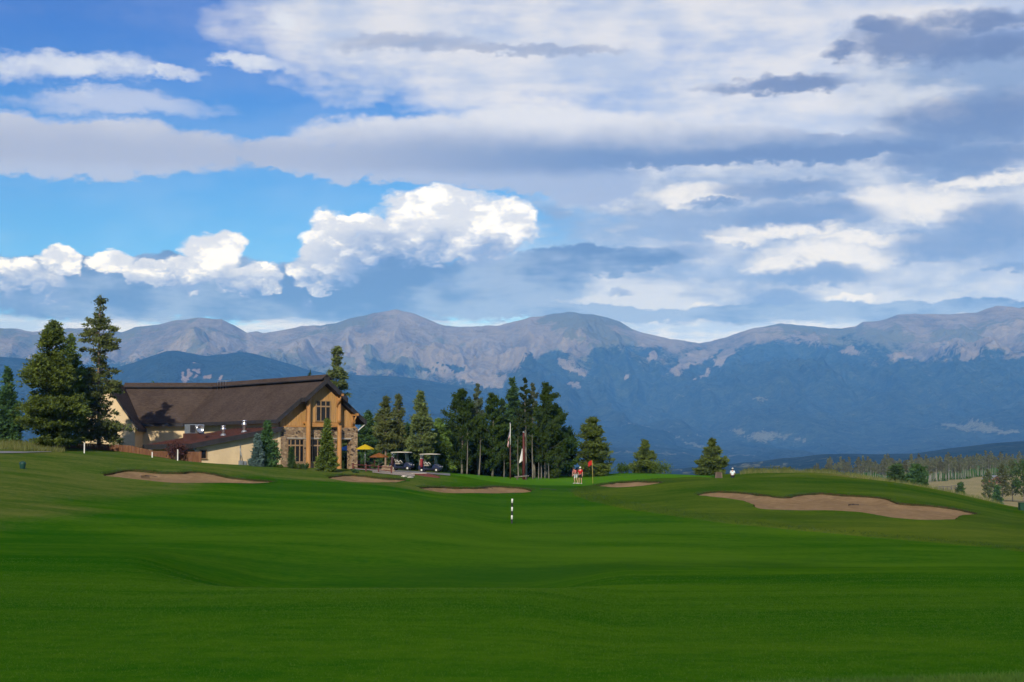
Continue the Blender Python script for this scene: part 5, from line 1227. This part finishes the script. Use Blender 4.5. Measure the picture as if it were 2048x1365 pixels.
# parasols and terrace furniture
def parasol(label, px, r, row, wpx, m, seed=0):
    p = gpos(px, r); o = empty('parasol', p, seed * .7, label, 'parasol'); h = ZC + p.y * float(vslope(row)) - p.z; w = wpx / 2 / FPX * r; n = 8
    MB().tube([(0, 0, 0), (0, 0, h - .04)], .025, 8).build('pole', m_metal, o); MB().lathe([(.28, 0), (.28, .06), (.05, .1)], 14).build('base', m_trim, o)
    v = [(0, 0, h)] + [(w * math.cos(2 * math.pi * k / n), w * math.sin(2 * math.pi * k / n), h - .42) for k in range(n)] + [(w * .5 * math.cos(2 * math.pi * (k) / n), w * .5 * math.sin(2 * math.pi * (k) / n), h - .19) for k in range(n)] + [(w * 1.0 * math.cos(2 * math.pi * k / n), w * 1.0 * math.sin(2 * math.pi * k / n), h - .52) for k in range(n)]
    f = [(0, 1 + n + k, 1 + n + (k + 1) % n) for k in range(n)] + [(1 + n + k, 1 + k, 1 + (k + 1) % n, 1 + n + (k + 1) % n) for k in range(n)] + [(1 + k, 1 + 2 * n + k, 1 + 2 * n + (k + 1) % n, 1 + (k + 1) % n) for k in range(n)]
    c = MB().add(v, f).build('canopy', m, o); s = c.modifiers.new('solid', 'SOLIDIFY'); s.thickness = .012
    for k in range(n): MB().tube([(0, 0, h - .03), (w * .98 * math.cos(2 * math.pi * k / n), w * .98 * math.sin(2 * math.pi * k / n), h - .45)], .012, 4).build('rib', m_metal, o)
    return o
parasol('yellow parasol open beside the stone pier', 730, 181.5, 889, 36, leaf_mat('yellow_canvas', (.60, .43, .015), (.68, .50, .02), .3), 1)
parasol('blue parasol seen through the porch opening', 694, 190, 892, 50, mat('blue_canvas', (.02, .17, .50), .8, (.015, .13, .42), 2), 2)
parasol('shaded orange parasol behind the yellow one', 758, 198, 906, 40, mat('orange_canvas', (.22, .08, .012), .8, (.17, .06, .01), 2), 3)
def table(label, px, r):
    o = empty('terrace_table', gpos(px, r) + Vector((0, 0, .08)), 0, label, 'table')
    MB().lathe([(.001, .70), (.5, .70), (.52, .72), (.5, .74), (.001, .74)], 18).build('table_top', m_trim, o)
    for a in range(4): MB().tube([(.12 * math.cos(a * 1.57), .12 * math.sin(a * 1.57), .70), (.4 * math.cos(a * 1.57), .4 * math.sin(a * 1.57), 0)], .02, 5).build('leg', m_trim, o)
def chair(label, px, r, rz_):
    o = empty('terrace_chair', gpos(px, r) + Vector((0, 0, .08)), rz_, label, 'chair')
    MB().box(-.23, .23, -.23, .23, .42, .46).build('seat', m_dred, o); MB().box(-.23, .23, .2, .235, .5, .9).build('backrest', m_dred, o)
    for sx in (-1, 1):
        MB().tube([(sx * .21, -.21, .42), (sx * .22, -.23, 0)], .017, 5).build('leg', m_trim, o); MB().tube([(sx * .21, .22, .9), (sx * .21, .21, .42), (sx * .22, .27, 0)], .017, 5).build('leg', m_trim, o)
table('dark round table under the yellow parasol', 733, 182.2); chair('dark red chair between the pier and the table', 722, 186, 1.2); chair('dark red chair right of the terrace table', 745, 186.2, -1.3)

# ------------------------------------------------------------------ golf carts and bags
m_navy = mat('navy_cart_body', (.010, .018, .055), .3, (.008, .014, .045), 2, spec=.5); m_seat = mat('beige_seat', (.26, .235, .19), .6, (.22, .195, .155), 4); m_roofw = mat('cream_cart_roof', (.48, .455, .38), .5, (.41, .39, .32), 3)
m_shield = mat('clear_shield', (.10, .16, .15), .05, (.08, .13, .12), 1, spec=.6); m_hub = mat('hub_cap', (.62, .62, .58), .4, (.5, .5, .47), 5)
def cart(label, px, r, rz_):
    o = empty('golf_cart', gpos(px, r) + Vector((0, 0, .06)), rz_, label, 'golf cart', 'parked golf carts')
    prof_ = [(-1.12, .34), (-1.15, .62), (-.95, .72), (-.52, .74), (-.42, .40), (.30, .36), (.42, .62), (.62, .84), (.95, .76), (1.16, .56), (1.18, .34), (.95, .28), (-.9, .28)]
    b = MB().prism([(x, -.56, z) for x, z in prof_], (0, 1.12, 0)).build('body', m_navy, o, .05)
    MB().box(-1.1, 1.1, -.5, .5, .22, .30).build('chassis', m_black, o)
    MB().box(-.52, .02, -.52, .52, .62, .78).build('seat', m_seat, o, .04); MB().prism([(-.50, -.52, .80), (-.40, -.52, .80), (-.56, -.52, 1.16), (-.64, -.52, 1.16)], (0, 1.04, 0)).build('backrest', m_seat, o, .03)
    rf_ = MB(); pr = [(-1.02, 1.80), (-.9, 1.86), (0, 1.91), (.85, 1.87), (1.0, 1.80), (.9, 1.79), (-.92, 1.79)]; rf_.prism([(x, -.6, z) for x, z in pr], (0, 1.2, 0)); rf_.build('canopy', m_roofw, o, .03)
    for sy in (-.54, .54):
        MB().tube([(.66, sy, .82), (.58, sy, 1.3), (.52, sy, 1.80)], .022, 6).build('front_strut', m_black, o); MB().tube([(-.72, sy, .72), (-.86, sy, 1.80)], .022, 6).build('rear_strut', m_black, o)
        MB().tube([(-.5, sy, .84), (-.30, sy, 1.02), (-.08, sy, .80)], .03, 6).build('armrest', m_white, o)
    MB().prism([(.655, -.52, .86), (.53, -.52, 1.74), (.53, .52, 1.74), (.655, .52, .86)], (.012, 0, .004)).build('windscreen', m_shield, o)
    MB().tube([(.50, .25, .70), (.28, .25, 1.02)], .02, 6).build('steering_column', m_black, o)
    w = MB().tube([(.16 * math.cos(a * .524), .16 * math.sin(a * .524), 0) for a in range(13)], .016, 5, cap=False).build('steering_wheel', m_black, o); w.location = (.27, .25, 1.04); w.rotation_euler = (0, -.6, 0)
    for x in (-.74, .80):
        for sy in (-1, 1):
            wh = MB().lathe([(.10, -.09), (.20, -.09), (.225, -.06), (.225, .06), (.20, .09), (.10, .09)], 18).build('wheel', m_black, o); wh.location = (x, sy * .50, .225); wh.rotation_euler = (math.pi / 2, 0, 0)
            MB().lathe([(.001, -.075), (.09, -.08), (.115, -.06), (.115, .06), (.09, .08), (.001, .075)], 14).build('hub', m_hub, wh)
    for sy in (-.4, .4): h = MB().lathe([(.001, .0), (.06, .0), (.06, .03), (.001, .04)], 10, 0, (0, 0, 0)).build('headlight', m_white, o); h.location = (1.165, sy, .56); h.rotation_euler = (0, math.pi / 2, 0)
    MB().box(-1.20, -.84, -.48, .48, .40, .46).build('bag_shelf', m_black, o)
    return o
cart('navy golf cart with cream roof nearer the clubhouse', 803, 183.5, -.25)
cart('navy golf cart with cream roof and red bags nearer the aspens', 860, 184, -.22)
def bag(label, px, r, m, seed):
    rg = random.Random(seed); o = empty('golf_bag', gpos(px, r) + Vector((0, 0, .52)), rg.uniform(-.4, .4), label, 'golf bag')
    MB().lathe([(.001, 0), (.13, 0), (.14, .1), (.125, .45), (.15, .80), (.14, .84)], 14).build('body', m, o); MB().box(-.10, .10, -.20, -.12, .15, .55).build('pocket', m, o, .03)
    for k in range(6):
        a, q = rg.uniform(0, 6.28), rg.uniform(.02, .09); x, y = q * math.cos(a), q * math.sin(a); L = rg.uniform(1.0, 1.22)
        c = MB().tube([(x, y, .3), (x * 1.3, y * 1.3, L)], .008, 5).build('club_shaft', m_bright, o); MB().box(x * 1.3 - .06, x * 1.3 + .05, y * 1.3 - .025, y * 1.3 + .025, L, L + .06).build('club_head', m_bright if k % 2 else m_black, o)
m_bagd = mat('dark_bag', (.05, .018, .022), .6, (.035, .012, .016), 4); m_bagr = mat('red_bag', (.22, .016, .022), .6, (.16, .012, .018), 4)
bag('dark maroon golf bag on the cart nearer the clubhouse, outer one', 784.5, 183.1, m_bagd, 1); bag('maroon golf bag on the cart nearer the clubhouse, inner one', 788, 183.9, m_bagd, 2)
bag('bright red golf bag on the cart nearer the aspens, outer one', 843, 183.4, m_bagr, 3); bag('dark red golf bag on the cart nearer the aspens, inner one', 846, 184.4, m_bagd, 4)

# ------------------------------------------------------------------ people
m_skin = mat('skin', (.50, .29, .20), .6, (.44, .25, .17), 8); m_hair = mat('dark_hair', (.025, .017, .012), .7, (.04, .025, .018), 9); m_shoe = mat('shoe', (.62, .62, .60), .6, (.45, .45, .44), 9)
def skin_mesh(name, joints, edges, root, sub=1):
    me = bpy.data.meshes.new(name); me.from_pydata([j[:3] for j in joints], edges, [])
    o = bpy.data.objects.new(name, me); COL.objects.link(o); o.modifiers.new('skin', 'SKIN')
    if not me.skin_vertices: me.skin_vertices.new()
    for i, j in enumerate(joints): r = j[3]; me.skin_vertices[0].data[i].radius = (r if not hasattr(r, '__len__') else r[0], r if not hasattr(r, '__len__') else r[1])
    me.skin_vertices[0].data[root].use_root = True
    s = o.modifiers.new('sub', 'SUBSURF'); s.levels = s.render_levels = sub
    dg = bpy.context.evaluated_depsgraph_get(); out = bpy.data.meshes.new_from_object(o.evaluated_get(dg)); bpy.data.objects.remove(o)
    out.polygons.foreach_set('use_smooth', np.ones(len(out.polygons), bool)); out.name = name
    return out
def person(label, px, r, rz_, pose, shirt, shorts, hat=None, hgt=1.76, dz=0.0, club=None):
    o = empty('person', gpos(px, r) + Vector((0, 0, dz)), rz_, label, 'person', None); k = hgt / 1.76; o.scale = (k, k, k)
    A = pose     # joints in metres, facing -y
    J = dict(pel=(0, 0, .94), sp=(0, .0, 1.12), ch=(0, 0, 1.34), nk=(0, 0, 1.50), hd=(0, -.01, 1.60), tp=(0, -.01, 1.72),
             ls=(-.19, 0, 1.42), le=(-.25, .02, 1.14), lh=(-.26, -.06, .90), rs=(.19, 0, 1.42), re=(.25, .02, 1.14), rh=(.26, -.06, .90),
             lp=(-.10, 0, .90), lk=(-.11, -.02, .50), la=(-.11, .03, .09), rp=(.10, 0, .90), rk=(.11, -.02, .50), ra=(.11, .03, .09)); J.update(A)
    N = list(J); R = dict(pel=(.15, .11), sp=(.13, .10), ch=(.16, .11), nk=.055, hd=(.075, .09), tp=(.07, .08), ls=.065, le=.045, lh=.032, rs=.065, re=.045, rh=.032, lp=.095, lk=.062, la=.04, rp=.095, rk=.062, ra=.04)
    E_ = [('pel', 'sp'), ('sp', 'ch'), ('ch', 'nk'), ('nk', 'hd'), ('hd', 'tp'), ('ch', 'ls'), ('ls', 'le'), ('le', 'lh'), ('ch', 'rs'), ('rs', 're'), ('re', 'rh'), ('pel', 'lp'), ('lp', 'lk'), ('lk', 'la'), ('pel', 'rp'), ('rp', 'rk'), ('rk', 'ra')]
    jj = [(*J[n], R[n]) for n in N]; ee = [(N.index(a), N.index(b)) for a, b in E_]
    for s in 'lr':                  # palm and five fingers
        w, e = Vector(J[s + 'h']), Vector(J[s + 'e']); d = (w - e).normalized(); sd = d.cross(Vector((0, 1, 0))).normalized(); wi = N.index(s + 'h')
        pb = len(jj); jj.append((*(w + d * .07), (.036, .018))); ee.append((wi, pb))
        for q, (off, ln) in enumerate(((-.030, .065), (-.010, .078), (.010, .074), (.028, .060))):
            b0 = w + d * .085 + sd * off; m_ = b0 + d * ln * .55 + Vector((0, -.008, 0)); t_ = b0 + d * ln + Vector((0, -.026, 0)); i0 = len(jj)
            jj.append((*m_, .0095)); jj.append((*t_, .008)); ee += [(pb, i0), (i0, i0 + 1)]
        th = w + d * .03 - sd * .045 + Vector((0, -.02, 0)); jj.append((*th, .011)); jj.append((*(th + d * .045 + Vector((0, -.01, 0))), .009)); ee += [(pb, len(jj) - 2), (len(jj) - 2, len(jj) - 1)]
        a = Vector(J[s + 'a']); jj.append((a.x, a.y - .16, a.z - .045, .035)); ee.append((N.index(s + 'a'), len(jj) - 1))
    bm_ = skin_mesh('body', jj, ee, 0); bm_.materials.append(m_skin); mesh_obj('body', bm_, o)
    def part(name, names, edges, extra, m, scale=1.18, tweak={}):
        j2 = [(*tweak.get(n, J[n]), tuple(x * scale + extra for x in (R[n] if hasattr(R[n], '__len__') else (R[n], R[n])))) for n in names]
        me = skin_mesh(name, j2, [(names.index(a), names.index(b)) for a, b in edges], 0); me.materials.append(m); return mesh_obj(name, me, o)
    lerp = lambda a, b, t: tuple(Vector(J[a]).lerp(Vector(J[b]), t))
    part('shirt', ['pel', 'sp', 'ch', 'ls', 'le', 'rs', 're', 'nk'], [('pel', 'sp'), ('sp', 'ch'), ('ch', 'ls'), ('ls', 'le'), ('ch', 'rs'), ('rs', 're'), ('ch', 'nk')], .015, shirt, 1.10, {'nk': lerp('ch', 'nk', .75), 'le': lerp('ls', 'le', .8), 're': lerp('rs', 're', .8)})
    part('shorts', ['pel', 'lp', 'lk', 'rp', 'rk'], [('pel', 'lp'), ('lp', 'lk'), ('pel', 'rp'), ('rp', 'rk')], .022, shorts, 1.08, {'pel': (J['pel'][0], J['pel'][1], J['pel'][2] + .02), 'lk': lerp('lp', 'lk', .82), 'rk': lerp('rp', 'rk', .82)})
    hd = Vector(J['hd']); up = (Vector(J['tp']) - Vector(J['nk'])).normalized()
    q = up.to_track_quat('Z', 'Y').to_matrix().to_4x4()
    hc = hd + up * .06
    hr = MB().lathe([(.001, .125), (.06, .115), (.095, .075), (.106, .02), (.10, -.03)], 14).build('hair' if not hat else 'cap', hat or m_hair, o); hr.location = hc; hr.rotation_euler = q.to_euler(); hr.scale = (.95, 1.05, 1)
    if hat:
        MB().prism([(-.08, -.09, .0), (.08, -.09, .0), (.055, -.19, -.015), (-.055, -.19, -.015)], (0, 0, .015)).build('cap_peak', hat, hr)
        h2_ = MB().lathe([(.104, .03), (.104, -.05), (.085, -.08)], 12).build('hair', m_hair, o); h2_.location = hc + Vector((0, .02, -.01))
    for sx in (-1, 1):
        e = MB().lathe([(.001, -.011), (.011, 0), (.001, .011)], 8).build('eye', m_hair, o); e.location = hd + Vector((sx * .035, -.098, .02))
    nsd = MB().lathe([(.016, -.02), (.012, .0), (.002, .03)], 8).build('nose', m_skin, o); nsd.location = hd + Vector((0, -.102, -.01))
    mo = MB().box(-.025, .025, -.006, .006, -.006, .006).build('mouth', mat('lips', (.33, .13, .11), .6), o); mo.location = hd + Vector((0, -.092, -.055))
    for s in 'lr':
        a = Vector(J[s + 'a']); sh = MB().box(-.05, .05, -.21, .07, -.09, -.012).build('shoe', m_shoe, o, .025); sh.location = a
    return o
m_shirtr = mat('red_shirt', (.46, .018, .020), .85, (.36, .012, .014), 5); m_shirtw = mat('white_shirt', (.66, .76, .80), .85, (.56, .67, .73), 4); m_black_c = mat('black_shorts', (.012, .013, .018), .85, (.02, .02, .026), 5); m_light_c = mat('pale_shorts', (.60, .66, .70), .85, (.5, .56, .6), 5)
m_stripe = mat('red_white_shirt', (.46, .025, .03), .85, (.55, .25, .26), 7, 3, stretch=(.3, .3, 2.2), thr=(.48, .52))
g1 = person('golfer in a red and white shirt and pale shorts, stooping', 1151.5, 190, -.9, dict(sp=(0, -.05, 1.10), ch=(0, -.16, 1.30), nk=(0, -.25, 1.44), hd=(0, -.31, 1.53), tp=(0, -.35, 1.63), ls=(-.19, -.17, 1.37), le=(-.22, -.24, 1.10), lh=(-.10, -.34, .90), rs=(.19, -.17, 1.37), re=(.22, -.24, 1.10), rh=(.0, -.36, .88), lk=(-.11, -.10, .50), la=(-.11, -.02, .09), rk=(.11, .04, .50), ra=(.11, .16, .09)), m_stripe, m_light_c)
g2 = person('golfer in a red shirt, black shorts and white cap', 1160.5, 189, -.4, dict(lk=(-.11, -.07, .50), la=(-.11, -.05, .09), rk=(.11, .02, .5), ra=(.11, .1, .09), le=(-.24, -.03, 1.14), lh=(-.12, -.2, .98)), m_shirtr, m_black_c, m_white)
g3 = person('golfer in a white shirt and cap seen from behind on the skyline', 1465, 195, math.pi - .3, dict(lh=(-.08, -.24, 1.0), rh=(.04, -.26, .98)), m_shirtw, m_black_c, m_white)
pt = gpos(1148.5, 189.6); put = empty('putter', pt, 0, 'thin putter held by the stooping golfer', 'golf club'); MB().tube([(-.12, 0, .03), (.18, 0, .9)], .011, 6).build('shaft', m_bright, put); MB().box(-.19, -.09, -.03, .03, .0, .04).build('head', m_bright, put)

# ------------------------------------------------------------------ far hillside: red house, rail fence
p = gpos(1986, 720); rh_ = empty('red_house', p, .5, 'small red house with a grey roof among the far trees', 'house')
m_redw = mat('red_wall', (.30, .125, .095), .8, (.24, .10, .075), 1); m_groof = mat('grey_house_roof', (.20, .21, .23), .7, (.16, .17, .19), 1)
rh_.scale = (.62,) * 3
MB().prism([(-4, -3, -2), (4, -3, -2), (4, -3, 3.0), (0, -3, 4.9), (-4, -3, 3.0)], (0, 8, 0)).build('wall', m_redw, rh_)
rr_ = MB()
for sg in (-1, 1): rr_.prism([(0, -3.6, 5.15), (sg * 4.6, -3.6, 2.95), (sg * 4.6, 5.6, 2.95), (0, 5.6, 5.15)], (0, 0, -.2))
rr_.build('roof', m_groof, rh_)
for x in (-2.4, 1.2): w_ = MB().box(x, x + 1.2, -3.06, -3.0, .9, 2.2).build('window', m_glass, rh_); MB().box(x - .1, x + 1.3, -3.1, -3.062, .78, .9).build('sill', m_white, w_)
bf = empty('buck_fence', gpos(1890, 520), 0, 'pale timber rail fence crossing the tan meadow', 'fence'); o0 = bf.location
q = [gpos(c, 520 + (c - 1860) * .9) - o0 for c in range(1862, 1922, 8)]
for a in q:
    for sg in (-1, 1): MB().tube([a + Vector((0, sg * .55, -.1)), a + Vector((0, -sg * .12, 1.5))], .09, 5).build('post', m_aspb, bf)
for a, b in zip(q, q[1:]):
    for z in (.45, .9, 1.35): MB().tube([a + Vector((0, 0, z)), b + Vector((0, 0, z))], .08, 5).build('rail', m_aspb, bf)

# ------------------------------------------------------------------ grass blades: near fairway, long tufts, tall dry grass
def blades(name, label, xy, hmin, hmax, wid, m, seed, lean=.35):
    rg = np.random.default_rng(seed); n = len(xy); z = H(xy[:, 0], xy[:, 1]) - .004; b = np.c_[xy, z]
    a = rg.uniform(0, 6.28, n); s = np.c_[np.cos(a), np.sin(a), np.zeros(n)] * (wid[:, None] if hasattr(wid, '__len__') else wid)
    hh = rg.uniform(hmin, hmax, n); t = b + np.c_[rg.normal(size=n) * lean * hh, rg.normal(size=n) * lean * hh, hh]
    v = np.stack([b - s, b + s, t], 1).reshape(-1, 3)
    me = np_mesh(name, v, np.arange(3 * n).reshape(-1, 3), [m]); attr(me, 'tint', np.repeat(rg.random(n), 3))
    o = mesh_obj(name, me); tag(o, label, kind='stuff'); return o
def scatter(n, px0, px1, r0, r1, rg, p=1.0):
    u = rg.random(n); r = (r0 ** p + (r1 ** p - r0 ** p) * u) ** (1 / p); a = px_az(rg.uniform(px0, px1, n)); return np.c_[r * np.sin(a), r * np.cos(a)]
rg = np.random.default_rng(8)
L_turf = leaf_mat('turf_blades', (.040, .135, .010), (.095, .205, .022), .4); L_long = leaf_mat('long_grass', (.028, .090, .008), (.080, .150, .020), .3); L_dry = leaf_mat('dry_grass', (.075, .105, .020), (.19, .18, .065), .3)
xy = scatter(300000, -60, 2110, 12.2, 62, rg, 1.0)
rd = np.hypot(xy[:, 0], xy[:, 1]); xy = xy[rg.random(len(xy)) < np.clip((62 - rd) / 40, 0, 1) ** 1.5]
wd = .0016 * np.hypot(xy[:, 0], xy[:, 1]) / 12
blades('mown_grass', 'short mown grass of the near fairway', xy, .010, .023, wd, L_turf, 1, .9)
xy = scatter(60000, 1420, 2130, 13.0, 17.0, rg); pxl = CXP + FPX * xy[:, 0] / xy[:, 1]; rad_ = np.hypot(xy[:, 0], xy[:, 1]); xy = xy[rad_ < 13.9 + (pxl - 1440) / 600 * 1.5 + rg.normal(size=len(xy)) * .10]
blades('long_grass', 'longer grass at the corner of the near fairway', xy, .035, .075, .003, L_long, 2, .6)
xy = np.vstack([scatter(9000, -150, 130, 165, 186, rg)])
blades('tall_grass', 'tall dry grass below the pines on the left bank', xy, .2, .6, .03, L_dry, 3, .4)
xy = np.vstack([scatter(4000, 1480, 1760, 214, 232, rg), scatter(3500, 1700, 2000, 196, 236, rg)])
blades('ridge_grass', 'tall dry grass along the ridge behind the wide bunker', xy, .25, .7, .04, L_dry, 4, .3)

# ragged fringe of longer grass along the cut of the rough and on the far bunker rims
fr = []
for q in bpoly.values():
    c = q.mean(0); nn = outn(q, 3); k = np.nonzero(nn @ (c / np.linalg.norm(c)) > .1)[0]
    kk = rg.choice(k, 26 * len(k)); fr.append(q[kk] + nn[kk] * rg.uniform(-.08, .30, (len(kk), 1)) + rg.normal(size=(len(kk), 2)) * .1)
fr = np.vstack(fr)
L_fr = leaf_mat('rough_fringe', (.016, .050, .005), (.062, .098, .014), .25)
def Hlift(o, p):
    v = np.empty(len(o.data.vertices) * 3, np.float32); o.data.vertices.foreach_get('co', v); v = v.reshape(-1, 3); v[:, 2] += np.repeat(np.where(inside(p, rough_p), .09, .03), 3); o.data.vertices.foreach_set('co', v.ravel())
o = blades('bunker_fringe', 'ragged turf fringe along the bunker rims', fr, .05, .17, .02, L_fr, 5, .5); Hlift(o, fr)
k = np.nonzero(np.hypot(*rough_p.T) < 185)[0]; kk = rg.choice(k, 30 * len(k)); nn = outn(rough_p, 3)
fr = rough_p[kk] - nn[kk] * rg.uniform(-.05, 1.0, (len(kk), 1)) ** 1 * 2.2 + rg.normal(size=(len(kk), 2)) * .2
fr = fr[np.hypot(*fr.T) > 60]
o = blades('rough_edge', 'fringe of longer grass, coloured dark for its shadow line, where the rough meets the fairway', fr, .05, .16, .018, leaf_mat('rough_edge_shadow_grass', (.018, .066, .005), (.055, .105, .011), .25), 6, .5); Hlift(o, fr)  # edge blades coloured dark to stand for the long grass's shadow line
